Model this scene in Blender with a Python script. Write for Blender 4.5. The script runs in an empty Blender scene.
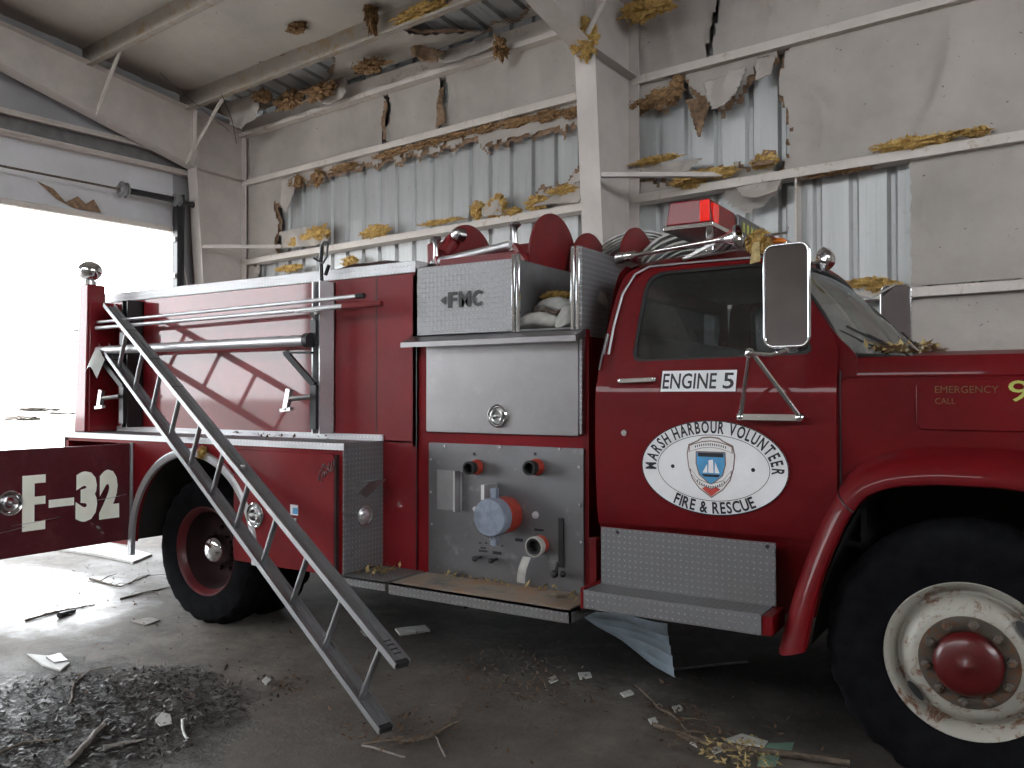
import bpy, bmesh, math, random
from mathutils import Vector, Matrix, noise
random.seed(11)
R = math.radians
PI = math.pi
scene = bpy.context.scene
COL = bpy.data.collections.new('fire_station'); scene.collection.children.link(COL)

# ------------------------------------------------------------------ camera
FPX = 840.0
FWD = Vector((-0.5361, 0.8442, 0)); RGT = Vector((0.8442, 0.5361, 0)); UP = Vector((0, 0, 1))
PITCH = math.atan(11 / 840.0)
EYE = Vector((0, 0, 1.5))
cam = bpy.data.cameras.new('camera'); camo = bpy.data.objects.new('camera', cam); scene.collection.objects.link(camo)
cam.sensor_width = 36; cam.lens = FPX / 1024 * 36; cam.clip_end = 500
camo.location = EYE
f3 = FWD * math.cos(PITCH) + UP * math.sin(PITCH)
camo.rotation_euler = f3.to_track_quat('-Z', 'Y').to_euler()
scene.camera = camo

def _ray(u, v):
    a = (u - 512) / FPX; b = (384 - v) / FPX
    f = math.cos(PITCH) - b * math.sin(PITCH); up = math.sin(PITCH) + b * math.cos(PITCH)
    return FWD * f + RGT * a + UP * up
def at(u, v, y):          # survey of the photo: point on the plane y = const, in metres -> (x, z)
    r = _ray(u, v); k = y / r.y
    return (r.x * k, 1.5 + r.z * k)
def at3(u, v, y):
    x, z = at(u, v, y); return Vector((x, y, z))
def flo(u, v, z=0.0):
    r = _ray(u, v); k = (z - 1.5) / r.z
    return Vector((r.x * k, r.y * k, z))
BO = Vector((-9.88, 8.229, 0)); PHI = R(5.6)
MB = Matrix.Translation(BO) @ Matrix.Rotation(-PHI, 4, 'Z')     # building frame: x along the back wall, -y into the room
MBI = MB.inverted()
def bwall(u, v, t=0.0):   # (s, z) on the plane t metres in front of the back wall
    e = MBI @ EYE; r = MBI.to_3x3() @ _ray(u, v)
    k = (-t - e.y) / r.y
    return (e.x + k * r.x, e.z + k * r.z)

# ------------------------------------------------------------------ materials
class NT:
    def __init__(s, name):
        s.m = bpy.data.materials.new(name); s.m.use_nodes = True; s.t = s.m.node_tree
        s.b = s.t.nodes['Principled BSDF']
    def n(s, typ, **kw):
        nd = s.t.nodes.new(typ)
        for k, v in kw.items():
            if k.startswith('i_'):
                key = k[2:]
                nd.inputs[int(key) if key.isdigit() else key.replace('_', ' ')].default_value = v
            else: setattr(nd, k, v)
        return nd
    def l(s, a, b): s.t.links.new(a, b)
    def math(s, op, a, b=None, clamp=False):
        nd = s.n('ShaderNodeMath', operation=op, use_clamp=clamp)
        for i, x in enumerate((a, b)):
            if x is None: continue
            if isinstance(x, (int, float)): nd.inputs[i].default_value = x
            else: s.l(x, nd.inputs[i])
        return nd.outputs[0]
    def noise(s, scale, detail=4, rough=.6, vec=None, dist=0):
        nd = s.n('ShaderNodeTexNoise'); nd.inputs['Scale'].default_value = scale
        nd.inputs['Detail'].default_value = detail; nd.inputs['Roughness'].default_value = rough
        nd.inputs['Distortion'].default_value = dist
        s.l(vec if vec is not None else s.pos(), nd.inputs['Vector'])
        return nd.outputs['Fac']
    def pos(s):
        if not hasattr(s, '_p'): s._p = s.n('ShaderNodeTexCoord').outputs['Object']
        return s._p
    def uv(s):
        return s.n('ShaderNodeUVMap').outputs['UV']
    def ramp(s, fac, stops):
        nd = s.n('ShaderNodeValToRGB'); cr = nd.color_ramp
        while len(cr.elements) < len(stops): cr.elements.new(.5)
        for e, (p, c) in zip(cr.elements, stops):
            e.position = p; e.color = (c if len(c) == 4 else (*c, 1)) if not isinstance(c, (int, float)) else (c, c, c, 1)
        s.l(fac, nd.inputs['Fac']); return nd.outputs['Color']
    def mix(s, fac, a, b, mode='MIX'):
        nd = s.n('ShaderNodeMix', data_type='RGBA', blend_type=mode)
        for i, x in ((0, fac), (6, a), (7, b)):
            if isinstance(x, (int, float)): nd.inputs[i].default_value = x
            elif isinstance(x, tuple): nd.inputs[i].default_value = (*x, 1) if len(x) == 3 else x
            else: s.l(x, nd.inputs[i])
        return nd.outputs[2]
    def bump(s, h, strength=.4, dist=.01):
        nd = s.n('ShaderNodeBump'); nd.inputs['Strength'].default_value = strength; nd.inputs['Distance'].default_value = dist
        s.l(h, nd.inputs['Height']); s.l(nd.outputs[0], s.b.inputs['Normal']); return nd
    def set(s, **kw):
        for k, v in kw.items():
            inp = s.b.inputs[k.replace('_', ' ')]
            if isinstance(v, (int, float)): inp.default_value = v
            elif isinstance(v, tuple): inp.default_value = (*v, 1) if len(v) == 3 else v
            else: s.l(v, inp)
        return s.m

def plain(name, col, rough=.5, metal=0., var=.12, scale=8, coat=0., bump=0., **kw):
    t = NT(name)
    nz = t.noise(scale, 5)
    c0 = tuple(max(0, c * (1 - var)) for c in col); c1 = tuple(min(1, c * (1 + var)) for c in col)
    t.set(Base_Color=t.ramp(nz, [(.3, c0), (.7, c1)]), Roughness=rough, Metallic=metal, **kw)
    if coat: t.set(Coat_Weight=coat, Coat_Roughness=.08)
    if bump: t.bump(t.noise(scale * 6, 4), bump, .005)
    return t.m

M = {}
def red_paint(name, col, dust=.25, rough=.28, coat=.6, spec=.3):
    t = NT(name)
    n1 = t.noise(1.8, 5, .65); n2 = t.noise(22, 4, .7); n3 = t.noise(6, 6, .75)
    base = t.ramp(n1, [(.3, tuple(c * .72 for c in col)), (.7, tuple(min(1, c * 1.15) for c in col))])
    dustc = (.24, .10, .09)
    d = t.math('MULTIPLY', t.ramp(n3, [(.52, 0.), (.78, 1.)]), dust)
    c = t.mix(d, base, dustc)
    chips = t.math('MULTIPLY', t.ramp(n2, [(.74, 0.), (.77, 1.)]), .5)
    c = t.mix(chips, c, (.12, .03, .03))
    r = t.math('ADD', rough, t.math('MULTIPLY', n3, .22))
    t.set(Base_Color=c, Roughness=r, Coat_Weight=coat, Coat_Roughness=.05, Specular_IOR_Level=spec)
    t.bump(n1, .05, .02)
    return t.m
M['red'] = red_paint('red_paint', (.19, .003, .008), dust=.14, rough=.42)
M['redlow'] = red_paint('red_locker_paint', (.17, .003, .007), dust=.10, rough=.5, coat=.12, spec=.15)
M['redcab'] = red_paint('red_cab_paint', (.12, .0012, .0035), dust=.06, rough=.5, coat=.22, spec=.15)
M['darkred'] = red_paint('dull_maroon_paint', (.085, .006, .012), dust=.25, rough=.6)
M['redgloss'] = plain('red_reel_paint', (.15, .007, .010), .5, var=.2)
M['redlens'] = plain('red_lens', (.17, .004, .007), .4, coat=.15, Specular_IOR_Level=.3)
M['redlens_b'] = plain('red_lens_highlight', (.9, .02, .015), .1, coat=.6, Emission_Color=(1, .03, .02, 1), Emission_Strength=.15)  # highlight on the lens edge, put into the colour with a faint glow
M['amber'] = plain('amber_lens', (.6, .16, .02), .15, coat=.5)

def diamond(name, col, rough=.3, dirt=.35, metal=.55, pitch=.028):
    t = NT(name)
    uvv = t.uv(); sep = t.n('ShaderNodeSeparateXYZ'); t.l(uvv, sep.inputs[0])
    X = t.math('MULTIPLY', sep.outputs[0], 1 / pitch); Y = t.math('MULTIPLY', sep.outputs[1], 1 / pitch)
    par = t.math('MODULO', t.math('ABSOLUTE', t.math('ADD', t.math('FLOOR', X), t.math('FLOOR', Y))), 2)
    sg = t.math('SUBTRACT', t.math('MULTIPLY', par, 2), 1)
    fx = t.math('SUBTRACT', t.math('FRACT', X), .5); fy = t.math('SUBTRACT', t.math('FRACT', Y), .5)
    sy = t.math('MULTIPLY', fy, sg)
    a = t.math('MULTIPLY', t.math('ADD', fx, sy), 1.45); b = t.math('MULTIPLY', t.math('SUBTRACT', fx, sy), 4.6)
    d = t.math('ADD', t.math('MULTIPLY', a, a), t.math('MULTIPLY', b, b))
    h = t.math('SUBTRACT', 1, t.math('MULTIPLY', d, 2.3), clamp=True)
    nz = t.noise(3, 6, .7); nf = t.noise(40, 3)
    c = t.mix(t.math('MULTIPLY', t.ramp(nz, [(.45, 0.), (.75, 1.)]), dirt), col, (.16, .12, .09))
    c = t.mix(t.math('MULTIPLY', h, .8), c, tuple(min(1, x * 2.5) for x in col))  # highlights on the raised lozenges painted into the colour
    t.set(Base_Color=c, Metallic=metal, Roughness=t.math('ADD', rough, t.math('MULTIPLY', nf, .2)))
    t.bump(h, 1., .006)
    return t.m
M['diamond'] = diamond('diamond_plate', (.165, .165, .172), .45, .35)
M['diamondb'] = diamond('bright_diamond_plate', (.27, .27, .28), .4, .2)
M['diamondw'] = diamond('pale_diamond_plate', (.62, .62, .64), .45, .2, .4)
M['diamondd'] = diamond('dirty_diamond_plate', (.17, .17, .17), .5, .6, .6)

def steel(name, col, rough=.28, stain=.3, vertical=False):
    t = NT(name)
    mp = t.n('ShaderNodeMapping'); t.l(t.pos(), mp.inputs[0]); mp.inputs['Scale'].default_value = (2, 2, 120) if not vertical else (120, 120, 2)
    br = t.noise(1.5, 3, .6, mp.outputs[0]); nz = t.noise(2.2, 6, .7); ns = t.noise(9, 6, .7)
    c = t.mix(t.math('MULTIPLY', t.ramp(nz, [(.42, 0.), (.72, 1.)]), stain), col, (.13, .12, .12))
    c = t.mix(t.math('MULTIPLY', t.ramp(ns, [(.6, 0.), (.7, 1.)]), stain * .5), c, (.5, .48, .46))
    t.set(Base_Color=c, Metallic=.92, Roughness=t.math('ADD', rough, t.math('MULTIPLY', br, .18)), Anisotropic=.4)
    t.bump(br, .05, .002)
    return t.m
M['steel'] = steel('brushed_steel', (.33, .32, .33), .27, .3)
M['panel'] = steel('pump_panel_steel', (.20, .20, .21), .38, .55)
M['alu'] = steel('aluminium', (.60, .60, .62), .42, .25)
M['aludark'] = steel('weathered_aluminium', (.33, .33, .34), .42, .4)
M['chrome'] = plain('chrome', (.75, .75, .76), .1, 1., var=.08)
M['chromed'] = plain('dull_chrome', (.5, .5, .5), .28, 1., var=.25, scale=20)
M['mirror'] = plain('mirror_glass', (.34, .32, .34), .03, 1., var=.04, scale=2)
M['rubber'] = plain('tyre_rubber', (.006, .006, .007), .95, var=.5, scale=12, bump=.3, Specular_IOR_Level=.05)
M['black'] = plain('black_paint', (.012, .012, .014), .45, var=.3)
M['blackr'] = plain('black_rubber', (.01, .01, .011), .7, var=.3)
M['under'] = plain('undercarriage_grime', (.012, .011, .010), .9, var=.4)
M['interior'] = plain('cab_interior', (.022, .022, .025), .8, var=.3)
M['seatm'] = plain('grey_seat_vinyl', (.10, .10, .11), .6, var=.2, bump=.2)
M['white'] = plain('white_sign_vinyl', (.72, .72, .74), .4, var=.05)
M['ink'] = plain('black_lettering', (.012, .013, .02), .5, var=.1)
M['ladder'] = steel('ladder_aluminium', (.36, .36, .37), .45, .3)
M['boxin'] = plain('grey_box_liner', (.13, .13, .13), .7, var=.2)
M['cream'] = plain('cream_numeral_paint', (.95, .96, .82), .5, var=.08)
M['gold'] = plain('yellow_green_lettering', (.42, .45, .10), .5, var=.2)
M['faint'] = plain('worn_gold_lettering', (.13, .05, .012), .6, var=.3, scale=40)
M['blue'] = plain('crest_blue', (.07, .28, .52), .45, var=.15)
M['crestw'] = plain('crest_white', (.68, .66, .66), .5, var=.05)
M['crestr'] = plain('crest_red', (.5, .06, .05), .5, var=.1)
M['crestg'] = plain('crest_outline_brown', (.18, .12, .10), .5, var=.1)
M['hose'] = plain('grey_hose', (.46, .46, .45), .75, var=.25, scale=14, bump=.3)
M['cloth'] = plain('pale_cloth', (.36, .35, .33), .85, var=.3, scale=10, bump=.3)
M['inlet'] = plain('pale_blue_cap', (.20, .23, .29), .45, var=.3, scale=14, metal=.3)
M['redring'] = plain('worn_red_ring', (.33, .035, .02), .5, var=.35, scale=30)

def rusty(name, col, amount=.5, rough=.5, thr=.56, sc=14, rust=(.13, .05, .018)):
    t = NT(name); n1 = t.noise(sc, 8, .75, dist=.4); n2 = t.noise(3, 4)
    f = t.math('MULTIPLY', t.ramp(n1, [(thr, 0.), (thr + .08, 1.)]), amount)
    c = t.mix(f, t.ramp(n2, [(.3, tuple(x * .8 for x in col)), (.7, col)]), rust)
    t.set(Base_Color=c, Roughness=t.math('ADD', rough, t.math('MULTIPLY', f, .3)))
    t.bump(n1, .12, .004); return t.m
M['rimwhite'] = rusty('rusty_white_rim', (.36, .34, .30), .95, .4, .53, 13)
M['rimnut'] = rusty('rusty_nut_ring', (.075, .062, .05), .8, .6, .5, 22)
M['rimred'] = plain('red_rim', (.075, .004, .007), .4, var=.25)
M['rimdark'] = plain('dark_red_rim_dish', (.016, .002, .003), .9, var=.35)
M['hubred'] = plain('red_hub', (.07, .002, .003), .35, var=.2, coat=.15)
M['steelwhite'] = rusty('painted_steel_frame', (.56, .51, .475), .5, .6, .66, 7, (.20, .12, .07))
M['steelgirt'] = rusty('painted_girt', (.62, .565, .52), .6, .6, .57, 6, (.26, .19, .12))
M['purlin'] = rusty('painted_purlin', (.36, .32, .28), .7, .6, .52, 3, (.30, .20, .10))

def vinyl(name, col, dark=.25, specks=True):
    t = NT(name); n1 = t.noise(.7, 5, .6); n2 = t.noise(28, 2, .5); n3 = t.noise(5, 6, .7)
    c = t.ramp(n1, [(.3, tuple(x * (1 - dark) for x in col)), (.7, col)])
    c = t.mix(t.math('MULTIPLY', t.ramp(n3, [(.55, 0.), (.8, 1.)]), .3), c, tuple(x * .55 for x in col))
    if specks: c = t.mix(t.math('MULTIPLY', t.ramp(n2, [(.735, 0.), (.76, 1.)]), .8), c, (.06, .045, .035))
    t.set(Base_Color=c, Roughness=.55); t.bump(n3, .25, .03); return t.m
M['vinyl'] = vinyl('vinyl_facing', (.47, .425, .385), .38)
M['vinylroof'] = vinyl('roof_vinyl_facing', (.52, .48, .43), .3)
M['vinyldark'] = vinyl('end_wall_vinyl', (.36, .355, .36), .3, False)
M['lintel'] = vinyl('door_lining_vinyl', (.62, .62, .64), .2, False)
M['darksteel'] = plain('dark_channel_web', (.17, .165, .165), .7, var=.25)  # darker grey web between the pale flange lips
M['vinylback'] = plain('brown_stained_backing', (.22, .14, .085), .85, var=.5, scale=18, bump=.4)
def siding():
    t = NT('galvanised_siding')
    mp = t.n('ShaderNodeMapping'); t.l(t.pos(), mp.inputs[0]); mp.inputs['Scale'].default_value = (6, 6, .5)
    n1 = t.noise(1.2, 5, .6, mp.outputs[0]); n2 = t.noise(9, 4)
    c = t.ramp(n1, [(.3, (.37, .375, .375)), (.7, (.44, .45, .45))])
    c = t.mix(t.math('MULTIPLY', t.ramp(n2, [(.62, 0.), (.72, 1.)]), .35), c, (.30, .29, .27))
    t.set(Base_Color=c, Roughness=.42, Metallic=.25); return t.m
M['siding'] = siding()
M['sheetmetal'] = plain('crumpled_sheet_metal', (.33, .40, .46), .45, .3, var=.3, scale=5)
def fibre():
    t = NT('fibreglass_wool'); n1 = t.noise(16, 8, .8); n2 = t.noise(70, 4, .8)
    t.set(Base_Color=t.ramp(n1, [(.28, (.14, .065, .02)), (.42, (.42, .24, .07)), (.58, (.68, .46, .15)), (.76, (.80, .66, .38))]), Roughness=.95)
    t.bump(n2, .9, .02); return t.m
M['fibre'] = fibre()
M['fibreb'] = plain('brown_wool', (.27, .16, .075), .95, var=.6, scale=30, bump=.8)

def concrete():
    t = NT('stained_concrete'); p = t.pos()
    n1 = t.noise(.55, 6, .65); n2 = t.noise(3.2, 8, .75); n3 = t.noise(16, 6, .8); n4 = t.noise(45, 3, .7)
    c = t.ramp(n2, [(.28, (.036, .030, .025)), (.5, (.108, .090, .075)), (.72, (.19, .165, .142))])
    c = t.mix(t.ramp(n1, [(.42, .6), (.6, 0.)]), c, (.045, .04, .037))
    # wet, muddy patch near (-3.9, 2.2)
    def blob(cx, cy, rx, ry, nfac=1.0):
        sp = t.n('ShaderNodeSeparateXYZ'); t.l(p, sp.inputs[0])
        dx = t.math('MULTIPLY', t.math('SUBTRACT', sp.outputs[0], cx), 1 / rx)
        dy = t.math('MULTIPLY', t.math('SUBTRACT', sp.outputs[1], cy), 1 / ry)
        d = t.math('ADD', t.math('MULTIPLY', dx, dx), t.math('MULTIPLY', dy, dy))
        d = t.math('ADD', d, t.math('MULTIPLY', t.math('SUBTRACT', n2, .5), 2.6 * nfac))
        return t.math('SUBTRACT', 1.15, d, clamp=True)
    wet = blob(-3.9, 2.15, 1.0, .75)
    c = t.mix(t.math('MULTIPLY', wet, .85), c, t.ramp(n3, [(.4, (.008, .007, .008)), (.62, (.040, .035, .032))]))
    bright = blob(-7.0, 3.2, 1.9, .85, .9)  # doorway light painted pale into the floor colour, over a glossy wet film
    under_dark = blob(-1.6, 4.6, 2.6, .8)  # darker floor colour beneath the engine
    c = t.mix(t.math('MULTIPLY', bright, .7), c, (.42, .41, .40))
    c = t.mix(t.math('MULTIPLY', under_dark, .9), c, (.012, .011, .010))
    rg = t.math('SUBTRACT', t.math('ADD', .58, t.math('MULTIPLY', n3, .4)), t.math('MULTIPLY', wet, .36), clamp=True)
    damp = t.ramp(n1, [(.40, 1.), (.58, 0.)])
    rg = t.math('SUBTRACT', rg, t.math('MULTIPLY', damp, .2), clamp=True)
    rg = t.math('ADD', rg, t.math('MULTIPLY', wet, t.ramp(n3, [(.50, .42), (.58, 0.)])))
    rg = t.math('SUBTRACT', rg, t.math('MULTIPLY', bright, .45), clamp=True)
    rg = t.math('MAXIMUM', rg, .14)
    t.set(Base_Color=c, Roughness=rg, Specular_IOR_Level=t.math('SUBTRACT', .5, t.math('MULTIPLY', wet, .32)))
    h = t.math('ADD', t.math('MULTIPLY', n3, t.math('ADD', .10, t.math('MULTIPLY', wet, 2.4))), t.math('MULTIPLY', n4, .04))
    t.bump(h, 1.0, .05)
    return t.m
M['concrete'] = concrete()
def sand():
    t = NT('bright_sandy_ground'); n = t.noise(.35, 8, .75); n2 = t.noise(2.5, 6, .8)
    c = t.ramp(n, [(.38, (.16, .14, .12)), (.5, (.22, .21, .20)), (.62, (.30, .29, .285))])
    c = t.mix(t.math('MULTIPLY', t.ramp(n2, [(.55, 0.), (.62, 1.)]), .6), c, (.11, .095, .08))
    t.set(Base_Color=c, Roughness=.9); return t.m
M['sand'] = sand()
M['debris'] = plain('outdoor_debris', (.115, .10, .088), .9, var=.35, scale=3)
M['leaf'] = plain('dry_leaf_brown', (.085, .05, .028), .85, var=.7, scale=40)
M['leafwet'] = plain('wet_black_leaf', (.022, .017, .014), .5, var=.8, scale=40)
M['leafy'] = plain('dry_leaf_yellow', (.36, .27, .12), .85, var=.4, scale=40)
M['twig'] = plain('grey_brown_wood', (.10, .075, .055), .85, var=.5, scale=30, bump=.4)
M['stick'] = plain('weathered_grey_wood', (.22, .20, .18), .8, var=.3, scale=25, bump=.4)
M['paper'] = plain('white_scrap', (.42, .42, .40), .6, var=.1)
M['green'] = plain('green_card', (.14, .24, .19), .6, var=.15)
M['tan'] = plain('tan_stained_board', (.40, .30, .20), .8, var=.3)
M['tickm'] = plain('grey_green_tint', (.3, .3, .3), .8)
def wood_stain():
    t = NT('rust_stained_plate'); n = t.noise(3.5, 7, .75); n2 = t.noise(30, 4)
    c = t.ramp(n, [(.36, (.12, .115, .11)), (.50, (.24, .19, .15)), (.64, (.27, .145, .07))])
    t.set(Base_Color=c, Roughness=.7, Metallic=.15); t.bump(n2, .4, .006); return t.m
M['stainplate'] = wood_stain()
def glass(name, tint, alpha_rough=.03, mixf=.6, dirt=.12):
    t = NT(name); t.t.nodes.remove(t.b)
    out = t.t.nodes['Material Output']
    tr = t.n('ShaderNodeBsdfTransparent'); tr.inputs[0].default_value = (*tint, 1)
    gl = t.n('ShaderNodeBsdfGlossy'); gl.inputs['Roughness'].default_value = alpha_rough; gl.inputs[0].default_value = (.9, .92, .92, 1)
    df = t.n('ShaderNodeBsdfDiffuse'); df.inputs[0].default_value = (.42, .43, .42, 1)
    fr = t.n('ShaderNodeFresnel'); fr.inputs[0].default_value = 1.55
    m1 = t.n('ShaderNodeMixShader'); m2 = t.n('ShaderNodeMixShader')
    t.l(t.math('ADD', t.math('MULTIPLY', fr.outputs[0], mixf), .03), m1.inputs[0]); t.l(tr.outputs[0], m1.inputs[1]); t.l(gl.outputs[0], m1.inputs[2])
    nz = t.noise(3, 6, .7)
    t.l(t.math('MULTIPLY', t.ramp(nz, [(.3, .3), (.75, 1.)]), dirt), m2.inputs[0]); t.l(m1.outputs[0], m2.inputs[1]); t.l(df.outputs[0], m2.inputs[2])
    t.l(m2.outputs[0], out.inputs[0]); return t.m
M['glass'] = glass('cab_window_glass', (.35, .37, .38), .03, .9, .06)
M['wglass'] = glass('dusty_windscreen_glass', (.36, .40, .38), .07, .35, .05)
M['lampglass'] = plain('lamp_glass', (.55, .55, .56), .12, .6, var=.3, scale=30)

# ------------------------------------------------------------------ mesh helpers
class MBd:
    def __init__(s): s.v = []; s.f = []
    def add(s, vs, fs):
        o = len(s.v); s.v += [Vector(v) for v in vs]; s.f += [tuple(o + i for i in f) for f in fs]; return s
    def box(s, x0, x1, y0, y1, z0, z1):
        vs = [(x, y, z) for x in (x0, x1) for y in (y0, y1) for z in (z0, z1)]
        return s.add(vs, [(0, 1, 3, 2), (4, 6, 7, 5), (0, 4, 5, 1), (2, 3, 7, 6), (0, 2, 6, 4), (1, 5, 7, 3)])
    def bar(s, p0, p1, w, h, up=(0, 0, 1)):      # rectangular bar between two points
        p0 = Vector(p0); p1 = Vector(p1); d = (p1 - p0).normalized(); up = Vector(up)
        a = d.cross(up)
        if a.length < 1e-4: a = d.cross(Vector((1, 0, 0)))
        a.normalize(); b = a.cross(d).normalized()
        vs = []
        for p in (p0, p1):
            for i, j in ((-1, -1), (1, -1), (1, 1), (-1, 1)): vs.append(p + a * (i * w / 2) + b * (j * h / 2))
        return s.add(vs, [(3, 2, 1, 0), (4, 5, 6, 7), (0, 1, 5, 4), (1, 2, 6, 5), (2, 3, 7, 6), (3, 0, 4, 7)])
    def tube(s, pts, r, n=10, cap=True):
        pts = [Vector(p) for p in pts]; rs = r if isinstance(r, (list, tuple)) else [r] * len(pts)
        prev = None; rings = []
        for i, p in enumerate(pts):
            d = (pts[min(i + 1, len(pts) - 1)] - pts[max(i - 1, 0)])
            d = d.normalized() if d.length > 1e-9 else Vector((0, 0, 1))
            if prev is None:
                a = d.cross(Vector((0, 0, 1)))
                if a.length < 1e-3: a = d.cross(Vector((1, 0, 0)))
            else: a = prev - d * prev.dot(d)
            a.normalize(); prev = a; b = d.cross(a)
            rings.append([p + (a * math.cos(2 * PI * k / n) + b * math.sin(2 * PI * k / n)) * rs[i] for k in range(n)])
        vs = [v for rg in rings for v in rg]; fs = []
        for i in range(len(pts) - 1):
            for k in range(n): fs.append((i * n + k, i * n + (k + 1) % n, (i + 1) * n + (k + 1) % n, (i + 1) * n + k))
        if cap: fs.append(tuple(range(n - 1, -1, -1))); fs.append(tuple((len(pts) - 1) * n + k for k in range(n)))
        return s.add(vs, fs)
    def lathe(s, prof, o, ax, n=40, a0=0, a1=2 * PI):   # prof: (radius, distance along axis)
        o = Vector(o); ax = Vector(ax).normalized()
        a = ax.cross(Vector((0, 0, 1)))
        if a.length < 1e-3: a = ax.cross(Vector((1, 0, 0)))
        a.normalize(); b = ax.cross(a); full = abs(a1 - a0 - 2 * PI) < 1e-6
        m = n if full else n + 1; vs = []
        for r, h in prof:
            for k in range(m):
                t = a0 + (a1 - a0) * k / n
                vs.append(o + ax * h + (a * math.cos(t) + b * math.sin(t)) * max(r, 1e-4))
        fs = []
        for i in range(len(prof) - 1):
            for k in range(n): fs.append((i * m + k, i * m + (k + 1) % m, (i + 1) * m + (k + 1) % m, (i + 1) * m + k))
        return s.add(vs, fs)
    def prism(s, poly, fn, d0, d1):     # poly of 2-D points, fn(a, b, d) -> 3-D
        n = len(poly)
        vs = [fn(a, b, d0) for a, b in poly] + [fn(a, b, d1) for a, b in poly]
        return s.add(vs, [tuple(range(n)), tuple(range(2 * n - 1, n - 1, -1))] + [(i, (i + 1) % n, n + (i + 1) % n, n + i)[::-1] for i in range(n)])
    def grid(s, fn, nu, nv):
        vs = [fn(i / nu, j / nv) for i in range(nu + 1) for j in range(nv + 1)]
        return s.add(vs, [(i * (nv + 1) + j, (i + 1) * (nv + 1) + j, (i + 1) * (nv + 1) + j + 1, i * (nv + 1) + j + 1) for i in range(nu) for j in range(nv)])
    def ring(s, outer, inner, fn, thick):   # plate with a hole; both loops same count
        n = len(outer); vs = []
        for d in (0, thick):
            vs += [fn(a, b, d) for a, b in outer] + [fn(a, b, d) for a, b in inner]
        fs = []
        for i in range(n):
            j = (i + 1) % n
            fs += [(i, j, n + j, n + i), (2 * n + j, 2 * n + i, 3 * n + i, 3 * n + j), (i, 2 * n + i, 2 * n + j, j), (n + i, n + j, 3 * n + j, 3 * n + i)]
        return s.add(vs, fs)
    def ball(s, c, rx, ry=None, rz=None, n=16, m=10):
        ry = ry or rx; rz = rz or rx; c = Vector(c)
        vs = []
        for i in range(m + 1):
            th = PI * i / m
            for k in range(n):
                ph = 2 * PI * k / n
                vs.append(c + Vector((rx * math.sin(th) * math.cos(ph), ry * math.sin(th) * math.sin(ph), rz * math.cos(th))))
        return s.add(vs, [(i * n + k, (i + 1) * n + k, (i + 1) * n + (k + 1) % n, i * n + (k + 1) % n) for i in range(m) for k in range(n)])

def make(name, b, mat, parent=None, frame=None, bevel=0., sharp=38, recalc=True, loc=None, kind=None):
    me = bpy.data.meshes.new(name)
    off = Vector(loc) if loc is not None else Vector((0, 0, 0))
    me.from_pydata([tuple(v - off) for v in b.v], [], b.f)
    bm = bmesh.new(); bm.from_mesh(me)
    bmesh.ops.remove_doubles(bm, verts=bm.verts, dist=1e-5)
    if recalc: bmesh.ops.recalc_face_normals(bm, faces=bm.faces)
    uvl = bm.loops.layers.uv.new('UVMap')
    for f in bm.faces:
        n = f.normal; ax = max(range(3), key=lambda i: abs(n[i]))
        for lp in f.loops:
            c = lp.vert.co + off
            lp[uvl].uv = (c.y, c.z) if ax == 0 else ((c.x, c.z) if ax == 1 else (c.x, c.y))
        f.smooth = True
    bm.to_mesh(me); bm.free()
    me.set_sharp_from_angle(angle=R(sharp))
    o = bpy.data.objects.new(name, me); COL.objects.link(o)
    if mat is not None: me.materials.append(M[mat] if isinstance(mat, str) else mat)
    if bevel:
        md = o.modifiers.new('bevel', 'BEVEL'); md.width = bevel; md.segments = 2; md.limit_method = 'ANGLE'; md.angle_limit = R(40)
    if frame is not None: o.matrix_world = frame @ Matrix.Translation(off)
    else: o.location = off
    if parent is not None:
        o.parent = parent; o.matrix_parent_inverse = world_of(parent).inverted()
    if kind: o['kind'] = kind
    return o
def world_of(o):
    m = Matrix.LocRotScale(o.location, o.rotation_euler, o.scale)
    if o.parent is not None: m = world_of(o.parent) @ o.matrix_parent_inverse @ m
    return m
def thing(name, label, cat, loc=(0, 0, 0), group=None):
    o = bpy.data.objects.new(name, None); COL.objects.link(o); o.location = loc; o.empty_display_size = .1
    return tag(o, label, cat, group)
def tag(o, label, cat, group=None):
    o['label'] = label; o['category'] = cat
    if group: o['group'] = group
    return o
def struct(name, b, mat, **kw):
    return make(name, b, mat, kind='structure', **kw)

_tc = {}
def glyphs(txt, bold=0.0):      # lettering: 2-D vertices and faces of a word, baseline at 0, cap height ~0.73 * size
    key = (txt, bold)
    if key in _tc: return _tc[key]
    cu = bpy.data.curves.new('lettering', 'FONT'); cu.body = txt; cu.size = 1.0; cu.resolution_u = 3; cu.offset = bold; cu.fill_mode = 'FRONT'
    ob = bpy.data.objects.new('lettering', cu); scene.collection.objects.link(ob)
    bpy.context.view_layer.update()
    dg = bpy.context.evaluated_depsgraph_get(); ev = ob.evaluated_get(dg); me = ev.to_mesh()
    vs = [(v.co.x, v.co.y) for v in me.vertices]; fs = [tuple(p.vertices) for p in me.polygons]
    ev.to_mesh_clear(); bpy.data.objects.remove(ob); bpy.data.curves.remove(cu)
    _tc[key] = (vs, fs); return vs, fs
def word(b, txt, fn, x0, x1, z0, z1, bold=0.0):   # fit a word into the rectangle, fn(a, b) -> 3-D
    vs, fs = glyphs(txt, bold)
    if not vs: return
    ax = min(v[0] for v in vs); bx = max(v[0] for v in vs); ay = min(v[1] for v in vs); by = max(v[1] for v in vs)
    b.add([fn(x0 + (v[0] - ax) / (bx - ax) * (x1 - x0), z0 + (v[1] - ay) / (by - ay) * (z1 - z0)) for v in vs], fs)

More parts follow.
